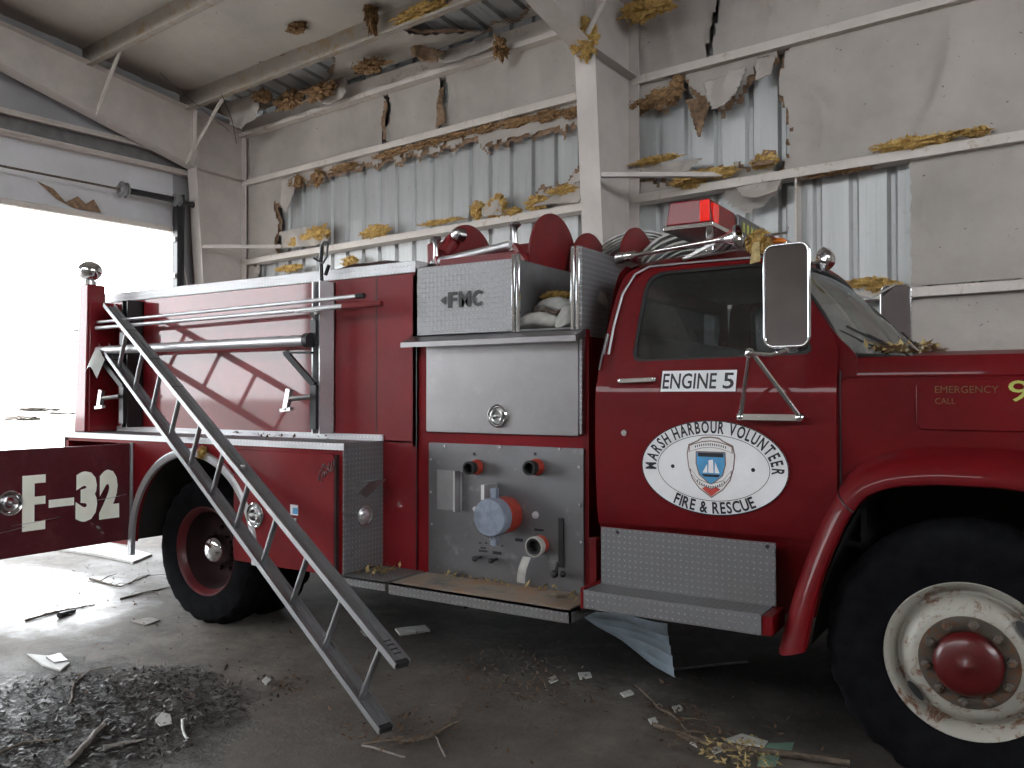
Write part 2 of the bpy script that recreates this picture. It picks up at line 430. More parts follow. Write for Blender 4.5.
def rrect(x0, x1, z0, z1, r, n=5):
    pts = []
    for cx, cz, a in ((x1 - r, z1 - r, 0), (x0 + r, z1 - r, 90), (x0 + r, z0 + r, 180), (x1 - r, z0 + r, 270)):
        for k in range(n + 1):
            t = R(a + 90 * k / n); pts.append((cx + r * math.cos(t), cz + r * math.sin(t)))
    return pts
def roundpoly(pts, r, n=5):
    out = []; m = len(pts)
    rr = r if isinstance(r, (list, tuple)) else [r] * m
    for i in range(m):
        p0 = Vector(pts[i - 1]); p = Vector(pts[i]); p1 = Vector(pts[(i + 1) % m]); q = rr[i]
        if q <= 1e-5: out.append(tuple(p)); continue
        a = p + (p0 - p).normalized() * min(q, (p0 - p).length * .49); c = p + (p1 - p).normalized() * min(q, (p1 - p).length * .49)
        for k in range(n + 1):
            t = k / n; v = a * (1 - t) ** 2 + p * 2 * t * (1 - t) + c * t * t; out.append((v.x, v.y))
    return out
def resample(pts, n, c):      # n points of the loop by angle about c, so that two loops pair up
    out = []
    c = Vector(c)
    for k in range(n):
        t = 2 * PI * k / n; d = Vector((math.cos(t), math.sin(t))); best = None
        for i in range(len(pts)):
            p = Vector(pts[i]) - c; q = Vector(pts[(i + 1) % len(pts)]) - c; e = q - p
            den = d.x * e.y - d.y * e.x
            if abs(den) < 1e-12: continue
            u = (p.x * e.y - p.y * e.x) / den; w = (p.x * d.y - p.y * d.x) / den
            if u > 0 and -1e-6 <= w <= 1 + 1e-6 and (best is None or u > best): best = u
        v = c + d * (best or 0); out.append((v.x, v.y))
    return out
def inpoly(x, y, P):
    r = False; n = len(P); j = n - 1
    for i in range(n):
        xi, yi = P[i]; xj, yj = P[j]
        if (yi > y) != (yj > y) and x < (xj - xi) * (y - yi) / (yj - yi) + xi: r = not r
        j = i
    return r
# ================================================================== the building
LEN = 19.0; DEP = 15.0            # along the back wall / across
def roofz(t): return 5.54 + .15 * t
# floor and ground outside
b = MBd(); b.grid(lambda i, j: Vector((-.35 + (LEN + .35) * i, .15 - (DEP + .15) * j, 0)), 60, 48)
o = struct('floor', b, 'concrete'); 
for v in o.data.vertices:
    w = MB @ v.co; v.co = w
b = MBd(); b.add([(-260, -200, -.035), (60, -200, -.035), (60, 220, -.035), (-260, 220, -.035)], [(0, 1, 2, 3)])
struct('floor_outside_ground', b, 'sand')

# corrugated siding of the back wall
def ribprof(x):
    x = x % .3048
    if x < .035: return 1 - 0
    if x < .06: return 1 - (x - .035) / .025
    if x > .28: return (x - .28) / .0248
    if .12 < x < .15 or .20 < x < .23: return .03
    return 0.
def corrugated(b, x0, x1, fn):
    xs = []; k = math.floor(x0 / .3048)
    while k * .3048 < x1:
        for d in (0, .035, .06, .119, .121, .149, .151, .199, .201, .229, .231, .28):
            x = k * .3048 + d
            if x0 <= x <= x1: xs.append(x)
        k += 1
    prev = None
    vs = []; fs = []
    for i, x in enumerate(xs):
        h = ribprof(x + 1e-6) * .038
        a, c = fn(x, h); vs += [a, c]
        if i: fs.append((2 * i - 2, 2 * i, 2 * i + 1, 2 * i - 1))
    b.add(vs, fs)
b = MBd(); corrugated(b, -.3, LEN, lambda x, h: (Vector((x, .13 + h, 0)), Vector((x, .13 + h, 5.68))))
b.add([(-.35, .20, 0), (LEN, .20, 0), (LEN, .20, 5.70), (-.35, .20, 5.70)], [(0, 1, 2, 3)])
struct('wall_back', b, 'siding', frame=MB, recalc=False, sharp=20)
# roof deck
b = MBd(); corrugated(b, -.3, LEN, lambda x, h: (Vector((x, .2, roofz(-.2) + .13 + h)), Vector((x, -DEP, roofz(DEP) + .13 + h))))
b.add([(-.35, .2, roofz(-.2) + .2), (LEN, .2, roofz(-.2) + .2), (LEN, -DEP, roofz(DEP) + .2), (-.35, -DEP, roofz(DEP) + .2)], [(0, 1, 2, 3)])
struct('ceiling', b, 'siding', frame=MB, recalc=False, sharp=20)

# end wall (s = -0.3) with two door openings
XE = -.3
D1 = (.93, 5.55); D2 = (6.4, 11.6); HD = 3.86
b = MBd()
def ewall(t0, t1, z0, z1):
    b.box(XE - .12, XE, -t1, -t0, z0, z1)
def ewtop(t0, t1, z0):
    vs = [(XE, -t0, z0), (XE, -t1, z0), (XE, -t1, roofz(t1) + .1), (XE, -t0, roofz(t0) + .1)]
    vs += [(XE - .12, y, z) for _, y, z in vs]
    b.add(vs, [(0, 1, 2, 3), (7, 6, 5, 4), (0, 4, 5, 1), (1, 5, 6, 2), (2, 6, 7, 3), (3, 7, 4, 0)])
ewall(-.2, D1[0], 0, HD); ewall(D1[1], D2[0], 0, HD); ewall(D2[1], DEP, 0, HD); ewtop(-.2, DEP, HD)
struct('wall_left', b, 'vinyldark', frame=MB)
# pale lining below the channel, over the door
b = MBd()
def lin(i, j):
    t = .95 + 5.6 * i; z = HD - .06 + .78 * j
    return Vector((XE + .03 + .02 * noise.noise(Vector((t * 1.5, z * 3, 2))), -t, z))
b.grid(lin, 80, 14)
struct('trim_door_lining', b, 'lintel', frame=MB)
b = MBd(); b.box(XE, XE + .10, -6.6, -.9, HD - .10, HD - .03)
struct('trim_door_head', b, 'steelgirt', frame=MB, bevel=.004)
b = MBd()
b.box(XE, XE + .02, -DEP, -.1, 4.60, 4.86); struct('trim_channel_web', b, 'darksteel', frame=MB); b = MBd(); b.box(XE, XE + .16, -DEP, -.1, 4.58, 4.61); b.box(XE, XE + .16, -DEP, -.1, 4.84, 4.87); b.box(XE + .15, XE + .16, -DEP, -.1, 4.57, 4.635); b.box(XE + .15, XE + .16, -DEP, -.1, 4.82, 4.885)
struct('trim_channel_over_door', b, 'steelgirt', frame=MB, bevel=.003)
# jamb and door track
b = MBd(); b.box(XE, XE + .16, -.93, -.86, 0, HD)
struct('trim_door_jamb', b, 'steelwhite', frame=MB, bevel=.004)
t = thing('door_track', 'dark steel vertical door track beside the bright doorway', 'door track', MB @ Vector((-.05, -1.02, 0)))
b = MBd(); b.box(-.13, -.02, -1.02, -1.005, .0, 4.1); b.box(-.13, -.115, -1.02, -.92, 0, 4.1); b.box(-.035, -.02, -1.02, -.94, 0, 4.1)
make('track_channel', b, 'black', t, MB)
b = MBd()
for z in (2.6, 3.1, 3.6): b.box(-.125, -.03, -1.05, -1.01, z, z + .06)
make('track_bracket', b, 'aludark', t, MB)
b = MBd(); b.bar((-.02, -.97, .1), (-.02, -.93, 4.2), .025, .025); make('guide_rod', b, 'black', t, MB)
# torsion shaft
t = thing('torsion_shaft', 'rusty torsion spring shaft with round cable drums above the doorway', 'door hardware', MB @ Vector((-.02, -2.0, 4.17)))
b = MBd(); b.tube([(-.02, -.88, 4.16), (-.02, -9.0, 4.16)], .014, 8); make('shaft', b, 'twig', t, MB)
b = MBd()
pts = []
for k in range(0, 26 * 8):
    a = 2 * PI * k / 8; pts.append((-.02 + .034 * math.cos(a), -1.06 - .66 * k / (26 * 8), 4.16 + .034 * math.sin(a)))
b.tube(pts, .011, 5); b.tube([(-.02, -1.03, 4.16), (-.02, -1.74, 4.16)], .030, 12); make('torsion_spring', b, 'black', t, MB)
for y, r in ((-1.78, .105), (-1.04, .085)):
    b = MBd(); b.lathe([(.0, -.05), (r * .5, -.05), (r * .55, -.03), (r, -.03), (r, -.012), (r * .72, -.01), (r * .72, .03), (r * .95, .035), (r * .95, .05), (.02, .05)], (-.02, y, 4.16), (0, 1, 0), 28)
    for k in range(5):
        a = 2 * PI * k / 5; b.ball((-.02 + .06 * math.cos(a), y - .055, 4.16 + .06 * math.sin(a)), .012, n=8, m=5)
    make('cable_drum', b, 'aludark', t, MB)
b = MBd(); b.box(-.08, .04, -.98, -.95, 4.08, 4.24); b.tube([(-.02, -.98, 4.16), (-.02, -.80, 4.14)], .03, 10); b.ball((-.02, -.80, 4.14), .045, n=10, m=6)
make('end_bearing', b, 'black', t, MB)

# steel frames : columns, rafters, knees
def colt(z): return .68 + (z - 2.9) * .075
def frame(n, s, dep_end=DEP):
    F = .11; w = .012
    b = MBd()
    zk = 4.64
    # web of the column
    b.add([(s, -.02, 0), (s, -colt(0), 0), (s, -colt(zk), zk), (s, -.02, zk)] , [(0, 1, 2, 3)])
    # inner flange (plate)
    for (t0, z0, t1, z1) in ((colt(0), 0, colt(zk), zk),):
        b.add([(s - F, -t0, z0), (s + F, -t0, z0), (s + F, -t1, z1), (s - F, -t1, z1), (s - F, -t0 - w, z0), (s + F, -t0 - w, z0), (s + F, -t1 - w, z1), (s - F, -t1 - w, z1)],
              [(0, 1, 2, 3), (7, 6, 5, 4), (0, 4, 5, 1), (1, 5, 6, 2), (2, 6, 7, 3), (3, 7, 4, 0)])
    # outer flange
    b.box(s - F, s + F, -.03, -.015, 0, 5.3)
    tk = colt(zk)
    # rafter web: bottom from (tk, zk) rises .27/m; top follows the roof
    def zb(t): return 4.64 + .27 * (t - tk) if t < 3.6 else 4.64 + .27 * (3.6 - tk) + .15 * (t - 3.6)
    def zt(t): return roofz(t) - .24
    ts = [.02, tk, 1.6, 2.6, 3.6, 6, 9, dep_end]
    vs = []; fs = []
    for i, t_ in enumerate(ts):
        vs += [(s, -t_, zt(t_)), (s, -t_, zb(t_) if t_ >= tk else zk)]
        if i: fs.append((2 * i - 2, 2 * i, 2 * i + 1, 2 * i - 1))
    b.add(vs, fs)
    def flange(ts, zf, th):
        vs = []; fs = []
        for i, t_ in enumerate(ts):
            for x in (s - F, s + F):
                for d in (0, th): vs.append((x, -t_, zf(t_) + d))
            if i:
                p = 4 * i - 4; q = 4 * i
                fs += [(p, p + 2, q + 2, q), (p + 1, q + 1, q + 3, p + 3), (p, q, q + 1, p + 1), (p + 2, p + 3, q + 3, q + 2)]
        b.add(vs, fs)
    flange([tk, 1.6, 2.6, 3.6, 6, 9, dep_end], zb, .012)
    flange([.02, 1.6, 3.6, 9, dep_end], zt, .012)
    # knee stiffener and splice
    b.add([(s - F, -tk, zk), (s + F, -tk, zk), (s + F, -.03, 4.60), (s - F, -.03, 4.60), (s - F, -tk, zk + .012), (s + F, -tk, zk + .012), (s + F, -.03, 4.612), (s - F, -.03, 4.612)],
          [(0, 1, 2, 3), (7, 6, 5, 4), (0, 4, 5, 1), (1, 5, 6, 2), (2, 6, 7, 3), (3, 7, 4, 0)])
    b.box(s - F, s + F, -tk - .006, -tk + .006, zk, zt(tk))
    b.box(s - .012, s + .012, -tk - .03, -tk + .03, zk, zt(tk))
    struct('trim_steel_frame_%d' % n, b, 'steelwhite', frame=MB, recalc=False)
frame(1, 0.0); frame(2, 6.47); frame(3, 12.9)

# girts (Z sections) along the back wall
def girt(n, z, x0, x1, t_in=.05):
    b = MBd()
    b.box(x0, x1, -t_in, .12, z + .067, z + .073)
    b.box(x0, x1, -t_in, -t_in + .006, z + .0, z + .07)      # web lip facing the room
    b.box(x0, x1, -t_in, .12, z - .004, z)
    b.box(x0, x1, .112, .12, z, z + .09)
    struct('trim_girt_%d' % n, b, 'steelgirt', frame=MB)
girt(1, 2.28, .03, 6.3); girt(2, 3.39, .03, 6.42); girt(3, 4.54, .03, 6.42)
girt(4, 2.28, 6.52, LEN); girt(5, 3.38, 6.52, LEN); girt(6, 4.54, 6.52, LEN)
# eave strut
b = MBd(); b.box(.02, LEN, -.09, .12, 5.245, 5.25); b.box(.02, LEN, -.095, -.09, 5.245, 5.30); b.box(.02, LEN, .10, .12, 5.25, 5.50)
b.box(.02, LEN, -.02, -.01, 5.25, 5.50)
struct('trim_eave_strut', b, 'steelgirt', frame=MB)
# roof purlins
def purlin(n, t):
    b = MBd(); z = roofz(t)
    b.box(-.25, LEN, -t - .004, -t + .004, z - .24, z + .05)
    b.box(-.25, LEN, -t - .07, -t, z - .24, z - .234); b.box(-.25, LEN, -t - .074, -t - .068, z - .24, z - .21)
    b.box(-.25, LEN, -t, -t + .07, z + .044, z + .05)
    struct('trim_purlin_%d' % n, b, 'purlin', frame=MB)
for i, t_ in enumerate((.86, 2.2, 3.5, 4.9, 6.3, 7.7, 9.1, 10.5, 11.9)): purlin(i + 1, t_)
# flange braces
BR = [((0.10, -.97, 4.66), (.78, -.86, 5.42)), ((.12, -2.2, 5.00), (.72, -2.2, 5.66)), ((6.58, -.95, 4.72), (6.95, -.86, 5.36)), ((6.58, -2.2, 5.0), (6.95, -2.2, 5.64))]
for i, (p, q) in enumerate(BR):
    b = MBd(); b.bar(p, q, .055, .008, (0, 1, 0)); b.bar(p, q, .008, .05, (0, 1, 0)); struct('trim_flange_brace_%d' % (i + 1), b, 'steelwhite', frame=MB)
for i, (s_, z_) in enumerate(((0, 3.54), (6.47, 3.49))):
    b = MBd(); tk = colt(z_)
    b.bar((s_ + .11, -tk + .01, z_), (s_ + .98, -.05, z_), .06, .012); b.bar((s_ + .11, -tk + .01, z_ + .02), (s_ + .98, -.05, z_ + .02), .012, .04)
    struct('trim_girt_brace_%d' % (i + 1), b, 'steelwhite', frame=MB)
# braces at the foot of the left bay ceiling knee, thin diagonal by the left column
b = MBd(); b.bar((-.12, -1.0, 3.9), (.10, -.55, 1.2), .03, .02); struct('trim_jamb_brace', b, 'steelwhite', frame=MB)

# --- vinyl lined insulation : sheets with ragged holes
def n3(x, y, z=0.): return noise.noise(Vector((x, y, z)))
def sheet(name, s0, s1, z0, z1, keep, t=-.0, cell=.035, fold=.03, mat='vinyl', seed=0, ks=2.2, sag=0., lab=None):
    b = MBd(); nx = max(2, int((s1 - s0) / cell)); nz = max(2, int((z1 - z0) / cell)); idx = {}
    vs = []; fs = []
    def vert(i, j):
        if (i, j) in idx: return idx[(i, j)]
        s = s0 + (s1 - s0) * i / nx; z = z0 + (z1 - z0) * j / nz
        f = abs(n3(s * ks + n3(z * 1.3, seed) * .35, z * .35, seed)) ; f = (1 - min(1, f * 6)) ** 2
        w = math.sin(PI * j / nz)
        y = -t - fold * f * w - .02 * n3(s * 3, z * 3, seed + 5) * w - sag * w
        jx = .6 * cell * n3(s * 31, z * 31, 1); jz = .6 * cell * n3(s * 31, z * 31, 9)
        if i in (0, nx): jx = 0
        if j in (0, nz): jz = 0
        vs.append((s + jx, y, z + jz)); idx[(i, j)] = len(vs) - 1; return idx[(i, j)]
    for i in range(nx):
        for j in range(nz):
            s = s0 + (s1 - s0) * (i + .5) / nx; z = z0 + (z1 - z0) * (j + .5) / nz
            e = n3(s * 4, z * 4, seed) * .10 + n3(s * 13, z * 13, seed) * .045
            if keep(s, z, e): fs.append((vert(i, j), vert(i + 1, j), vert(i + 1, j + 1), vert(i, j + 1)))
    b.add(vs, fs)
    return struct(name, b, mat, frame=MB, recalc=False, sharp=60)
def tear(s, z, cs, w, z0, z1, e): return abs(s - cs - .04 * math.sin(z * 9)) < w * (.5 + .5 * math.sin(PI * max(0, min(1, (z - z0) / (z1 - z0))))) + e * .25 and z0 < z < z1
sheet('wall_lining_1', .02, 6.42, 4.63, 5.27, lambda s, z, e: not tear(s, z, 2.98, .05, 4.6, 5.3, e) and not tear(s, z, 3.93, .07, 4.6, 5.3, e), seed=1, fold=.02, t=-.02)
sheet('wall_lining_2', .02, 6.42, 3.48, 4.55, lambda s, z, e: s < .78 + e * 2.0 + (.35 if z > 4.2 else 0) * (z - 4.2) or z > 4.47 - abs(e) * 1.6 - (.12 if s > 4.5 else .0) or (s > 5.15 and z < 3.62 + (s - 5.2) * .22 + e * 1.2), seed=2, fold=.02, t=-.02)
def EE(s, z, seed): return n3(s * 4, z * 4, seed) * .10 + n3(s * 13, z * 13, seed) * .045
def k2(s, z, e): return s < .78 + e * 2.0 + (.35 if z > 4.2 else 0) * (z - 4.2) or z > 4.47 - abs(e) * 1.6 - (.12 if s > 4.5 else .0) or (s > 5.15 and z < 3.62 + (s - 5.2) * .22 + e * 1.2)
sheet('wall_backing_1', .02, 6.42, 3.48, 4.55, lambda s, z, e: k2(s, z + .05, EE(s, z + .05, 2)) or k2(s - .04, z, EE(s - .04, z, 2)) or k2(s, z - .05, EE(s, z - .05, 2)), t=-.045, seed=2, fold=.0, mat='vinylback', cell=.03)
sheet('wall_lining_3', .02, 1.0, 0.0, 3.39, lambda s, z, e: s < .30 + e * 1.2, seed=3, fold=.02, t=-.02)
sheet('wall_lining_4', 6.5, LEN, 4.63, 5.27, lambda s, z, e: not tear(s, z, 7.35, .03, 4.6, 5.3, e), seed=4, fold=.04, t=-.02)
def kr2(s, z, e):
    if s > 8.02 + e * .5 + (.05 * math.sin(z * 7)): return True
    if 7.05 < s < 7.95 and z > 4.52 - .36 * max(0, 1 - abs((s - 7.42) / .34)) ** .6 - abs(e): return True
    if s < 7.0 and z > 4.36 - abs(e) * 1.6 + .05 * math.sin(s * 20): return True
    return z < 3.56 + e * 1.3 and s < 7.9
sheet('wall_backing_2', 6.5, 9.0, 3.47, 4.55, lambda s, z, e: kr2(s + .03, z, EE(s + .03, z, 5)) or kr2(s, z + .05, EE(s, z + .05, 5)) or kr2(s, z - .04, EE(s, z - .04, 5)), seed=5, fold=.0, t=-.05, mat='vinylback', cell=.03)
sheet('wall_lining_5', 6.5, LEN, 3.47, 4.55, kr2, seed=5, fold=.05, t=-.02, ks=1.4)
def kr1(s, z, e):
    if s > 9.02 + .25 * e: return True
    return 7.45 < s < 7.98 and z > 3.33 - .2 * max(0, 1 - abs((s - 7.7) / .26)) ** .5
sheet('wall_lining_6', 6.5, LEN, 2.37, 3.38, kr1, seed=6, fold=.04, t=-.02, ks=1.2)
sheet('wall_lining_7', 8.9, LEN, 0.0, 2.28, lambda s, z, e: s > 9.02 + .2 * e, seed=7, fold=.04, t=-.02, ks=1.2)
# seam strips of the siding lining
b = MBd(); b.box(8.10, 8.115, -.01, .11, 0, 3.38); struct('trim_seam', b, 'steelgirt', frame=MB)

# roof lining between purlins, with the storm holes near the eave
HOLES = [[(.10, .75), (.9, .82), (2.0, .80), (2.9, .78), (2.6, .45), (2.3, .25), (1.9, .02), (1.2, .1), (.7, .0), (.2, .2)],
         [(3.75, .78), (4.3, .80), (5.2, .72), (5.6, .30), (5.1, .02), (4.3, .08), (3.9, .35)],
         [(6.7, .5), (7.4, .6), (7.8, .2), (7.0, .05)]]
b = MBd(); vs = []; fs = []; idx = {}
cell = .06; nx = int((LEN + .25) / cell); ny = int(DEP / cell)
def rv(i, j):
    if (i, j) in idx: return idx[(i, j)]
    s = -.25 + i * cell; t_ = j * cell
    k = 0
    for tp in (0, .86, 2.2, 3.5, 4.9, 6.3, 7.7, 9.1, 10.5, 11.9, 13.3):
        if t_ >= tp: k = tp
    w = math.sin(PI * min(1, (t_ - k) / 1.35))
    vs.append((s + .03 * n3(s * 20, t_ * 20), -t_ + .03 * n3(s * 20, t_ * 20, 4), roofz(t_) + .04 - .02 * w - .03 * max(0, n3(s * .9, t_ * 1.5, 8)) * w))
    idx[(i, j)] = len(vs) - 1; return idx[(i, j)]
for i in range(nx):
    for j in range(ny):
        s = -.25 + (i + .5) * cell; t_ = (j + .5) * cell
        e = n3(s * 4, t_ * 4, 3) * .16
        if any(inpoly(s + e, t_ + e, H) for H in HOLES) : continue
        fs.append((rv(i, j), rv(i, j + 1), rv(i + 1, j + 1), rv(i + 1, j)))
b.add(vs, fs); struct('ceiling_lining', b, 'vinylroof', frame=MB, recalc=False, sharp=60)
b = MBd(); c2 = .03
def inh(s, t_):
    e = n3(s * 4, t_ * 4, 3) * .16; return any(inpoly(s + e, t_ + e, H) for H in HOLES)
for i in range(int(8.2 / c2)):
    for j in range(int(.9 / c2)):
        s = i * c2; t_ = j * c2 + .005
        if not inh(s, t_): continue
        w = .045 + .16 * max(0, n3(s * 5, t_ * 5, 12))
        if all(inh(s + dx * w, t_ + dy * w) for dx, dy in ((1, 0), (-1, 0), (0, 1), (0, -1))): continue
        z = roofz(t_) + .035 - .05 * max(0, n3(s * 6, t_ * 6, 2))
        b.add([(s, -t_, z), (s, -t_ - c2, z), (s + c2, -t_ - c2, z), (s + c2, -t_, z)], [(0, 1, 2, 3)])
struct('ceiling_backing', b, 'vinylback', frame=MB, recalc=False)

# other walls of the shed (behind the viewer): closes the room, with unseen high openings added to let in fill light
b = MBd(); b.box(LEN, LEN + .12, -DEP, .2, 0, 4.2); b.box(LEN, LEN + .12, -2.5, .2, 4.2, 7.9); b.box(LEN, LEN + .12, -DEP, -11, 4.2, 7.9); struct('wall_right', b, 'vinyl', frame=MB)
FO = (.6, .9)
b = MBd()
for x0, x1, z0, z1 in ((-.3, LEN, 0, 5.9), (-.3, LEN, 7.4, 7.9), (10.5, LEN, 5.9, 7.4)): b.box(x0, x1, -DEP - .12, -DEP, z0, z1)
struct('wall_front', b, 'vinyl', frame=MB)

# ------------------------------------------------------------------ insulation tufts and hanging shreds
ORD = ['first', 'second', 'third', 'fourth', 'fifth', 'sixth', 'seventh', 'eighth', 'ninth', 'tenth', 'eleventh', 'twelfth', 'thirteenth', 'fourteenth', 'fifteenth', 'sixteenth']
def tuftmesh(sx, sy, sz, seed, fuzz=90):
    rnd = random.Random(seed * 77.7)
    bm = bmesh.new(); bmesh.ops.create_icosphere(bm, subdivisions=4, radius=1)
    for v in bm.verts:
        p = v.co.copy(); d = .6 * noise.noise(p * 1.9 + Vector((seed, 0, 0))) + .45 * noise.noise(p * 4.5 + Vector((0, seed, 0))) + .35 * noise.noise(p * 9 + Vector((0, 0, seed))) + .4 * noise.noise(p * 19 + Vector((0, 0, seed)))
        q = p * (.82 + d); v.co = Vector((q.x * sx, q.y * sy, q.z * sz))
    bld = MBd(); bld.add([v.co.copy() for v in bm.verts], [tuple(w.index for w in f.verts) for f in bm.faces]); bm.free()
    for k in range(fuzz * 2):
        a = rnd.uniform(0, 2 * PI); r_ = math.sqrt(rnd.random()); q = Vector((sx * r_ * math.cos(a) * 1.1, sy * rnd.uniform(-1, .6), sz * r_ * math.sin(a) * 1.15))
        l = rnd.uniform(.008, .026); d1 = Vector((rnd.uniform(-1, 1), rnd.uniform(-.6, .6), rnd.uniform(-1, .7))).normalized() * l
        d2 = d1.cross(Vector((rnd.uniform(-1, 1), 1, rnd.uniform(-1, 1)))).normalized() * l * rnd.uniform(.2, .5)
        bld.add([q - d1, q + d2, q + d1 * rnd.uniform(.7, 1.1), q - d2], [(0, 1, 2, 3)])
    return bld
def place_rows(rows, t, zoff, where, grp, mat='fibre'):
    for i, (u, v, w, h) in enumerate(rows):
        s, z = bwall(u, v, t)
        e = MBI @ EYE; dist = (Vector((s, -t, z)) - e).length
        sx = w * dist / 900 ; sz = h * dist / 900
        bm_ = tuftmesh(sx * 1.15, .045, sz * .9, i * 3.7 + t * 10 + z)
        off = Vector((s, -t, z)); bm_.v = [p + off for p in bm_.v]
        o = make('insulation_tuft', bm_, mat, frame=MB, loc=off, sharp=80)
        tag(o, ('%s %s wool tuft from the left %s' % (ORD[i], 'yellow' if mat == 'fibre' else 'brown', where)) if len(rows) > 1 else '%s wool strip %s' % ('yellow' if mat == 'fibre' else 'brown', where), 'insulation', grp)
place_rows([(305, 240, 26, 6), (318, 234, 16, 9), (375, 232, 18, 8), (440, 222, 26, 3), (478, 210, 8, 10), (497, 206, 10, 13), (513, 212, 9, 5), (536, 203, 11, 8), (565, 190, 16, 5)],
           .03, 0, 'on the middle girt of the left bay', 'insulation tufts on the left middle girt')
place_rows([(655, 160, 22, 4), (690, 180, 16, 9), (712, 174, 24, 6), (764, 161, 12, 8), (915, 142, 32, 6), (977, 132, 9, 4)],
           .05, 0, 'on the middle girt of the right bay', 'insulation tufts on the right middle girt')
place_rows([(297, 182, 9, 7), (318, 178, 7, 9), (345, 167, 18, 4), (392, 153, 24, 4), (425, 144, 20, 4), (455, 136, 20, 3), (485, 129, 18, 4), (517, 122, 18, 5), (548, 116, 18, 6), (572, 113, 9, 6)],
           .0, 0, 'under the upper left girt', 'brown tufts under the left upper girt', 'fibreb')
place_rows([(640, 105, 14, 6), (662, 98, 14, 10), (676, 88, 7, 12)], .0, 0, 'under the upper girt beside the column', 'brown tufts right of the column', 'fibreb')
place_rows([(350, 262, 10, 6), (290, 268, 16, 4)], .02, 0, 'under the middle girt of the left bay', 'tufts under the left middle girt')
place_rows([(862, 283, 22, 5), (885, 287, 14, 6)], .06, 0, 'on the low girt behind the windscreen', 'tufts on the low girt')
place_rows([(835, 172, 30, 3)], .0, 0, 'under the right middle girt above bare siding', 'tufts under the right middle girt', 'fibreb')
# roof tufts
def rooft(u, v, w, h, t, lab, mat='fibre', hang=0.):
    s, z = bwall(u, v, t); e = MBI @ EYE; dist = (Vector((s, -t, z)) - e).length
    b_ = tuftmesh(w * dist / 900, .09, h * dist / 900, u * .1); off = Vector((s, -t, z)); b_.v = [p + off for p in b_.v]
    tag(make('insulation_tuft', b_, mat, frame=MB, loc=off, sharp=80), lab, 'insulation')
rooft(585, 40, 12, 20, .86, 'large yellow insulation clump stuck on the knee of the middle steel frame')
rooft(648, 8, 26, 12, .3, 'dark yellow insulation clump hanging from the roof right of the middle frame')
rooft(420, 12, 34, 7, .9, 'long yellow insulation clump on the purlin above the roof hole')
rooft(372, 12, 5, 20, 1.0, 'brown insulation strand hanging at the top of the photo', 'fibreb')
rooft(370, 66, 22, 7, .35, 'brown insulation strand hanging between the two roof holes', 'fibreb')
rooft(500, 48, 7, 11, .2, 'brown insulation clump at the right edge of the roof hole', 'fibreb')
rooft(252, 5, 5, 4, 1.6, 'small brown insulation lump on the ceiling near the top edge', 'fibreb')
rooft(290, 100, 20, 8, .3, 'dark brown insulation clump in the left roof hole', 'fibreb')
rooft(320, 92, 22, 8, .3, 'dark brown insulation clump under the torn roof lining above the eave', 'fibreb')
rooft(262, 96, 12, 6, .5, 'brown insulation clump left in the roof hole beside the knee', 'fibreb')
rooft(297, 28, 11, 4, 1.2, 'brown rip of insulation in the flat ceiling lining', 'fibreb')
# hanging facing shreds
def shred(pix, t, lab, mat='vinyl', curl=.05):
    pts = [bwall(u, v, t) for u, v in pix]
    x0 = min(p[0] for p in pts); x1 = max(p[0] for p in pts); z0 = min(p[1] for p in pts); z1 = max(p[1] for p in pts)
    b_ = MBd(); n = 26; vs = []; fs = []; idx = {}
    def V_(i, j):
        if (i, j) not in idx:
            s = x0 + (x1 - x0) * i / n; z = z0 + (z1 - z0) * j / n
            s2 = s + .015 * n3(s * 25, z * 25); idx[(i, j)] = len(vs)
            vs.append(Vector((s2, -t - curl * (1 - j / n) ** 2 - .05 * n3(s * 7, z * 5, 3), z)))
        return idx[(i, j)]
    for i in range(n):
        for j in range(n):
            if inpoly(x0 + (x1 - x0) * (i + .5) / n, z0 + (z1 - z0) * (j + .5) / n, pts): fs.append((V_(i, j), V_(i + 1, j), V_(i + 1, j + 1), V_(i, j + 1)))
    b_.add(vs, fs); off = Vector(((x0 + x1) / 2, -t, z1))
    o = make('torn_lining', b_, mat, frame=MB, loc=off, recalc=False, sharp=60)
    md = o.modifiers.new('thick', 'SOLIDIFY'); md.thickness = .006
    tag(o, lab, 'torn lining')
shred([(218, 104), (262, 92), (258, 118), (243, 130), (232, 124)], .45, 'white torn roof lining flap hanging beside the left knee')
shred([(322, 84), (345, 76), (347, 98), (330, 106), (318, 100)], .2, 'pale torn roof lining flap over the eave left of the roof hole')
shred([(448, 48), (500, 34), (497, 48), (470, 62), (452, 66), (440, 58)], .12, 'long curled pale lining flap at the right roof hole', curl=.12)
shred([(408, 40), (416, 44), (446, 52), (442, 64), (425, 62), (412, 55)], .2, 'brown backed lining flap at the left side of the right roof hole', 'vinylback')
shred([(280, 232), (312, 226), (330, 240), (318, 246), (284, 248)], .04, 'pale lining scrap on the middle girt beside the left tear')
shred([(480, 205), (500, 198), (503, 215), (484, 217)], .05, 'pale lining scrap standing on the girt above the hose reels')
shred([(536, 207), (570, 186), (582, 180), (582, 203), (556, 204)], .03, 'pale lining scrap leaning on the girt left of the column')
shred([(704, 82), (745, 66), (738, 92), (728, 108), (716, 112), (708, 98)], .03, 'ragged pale lining flap hanging from the upper girt right of the column', curl=.1)
shred([(755, 58), (774, 54), (773, 76), (758, 82)], .03, 'small pale lining flap hanging at the corner of the large sheet')
shred([(632, 166), (700, 158), (690, 172), (650, 178)], .04, 'pale lining scrap on the girt beside the column')
shred([(735, 186), (782, 180), (780, 192), (760, 200), (742, 196)], .05, 'curled pale lining scrap hanging under the right middle girt', curl=.12)
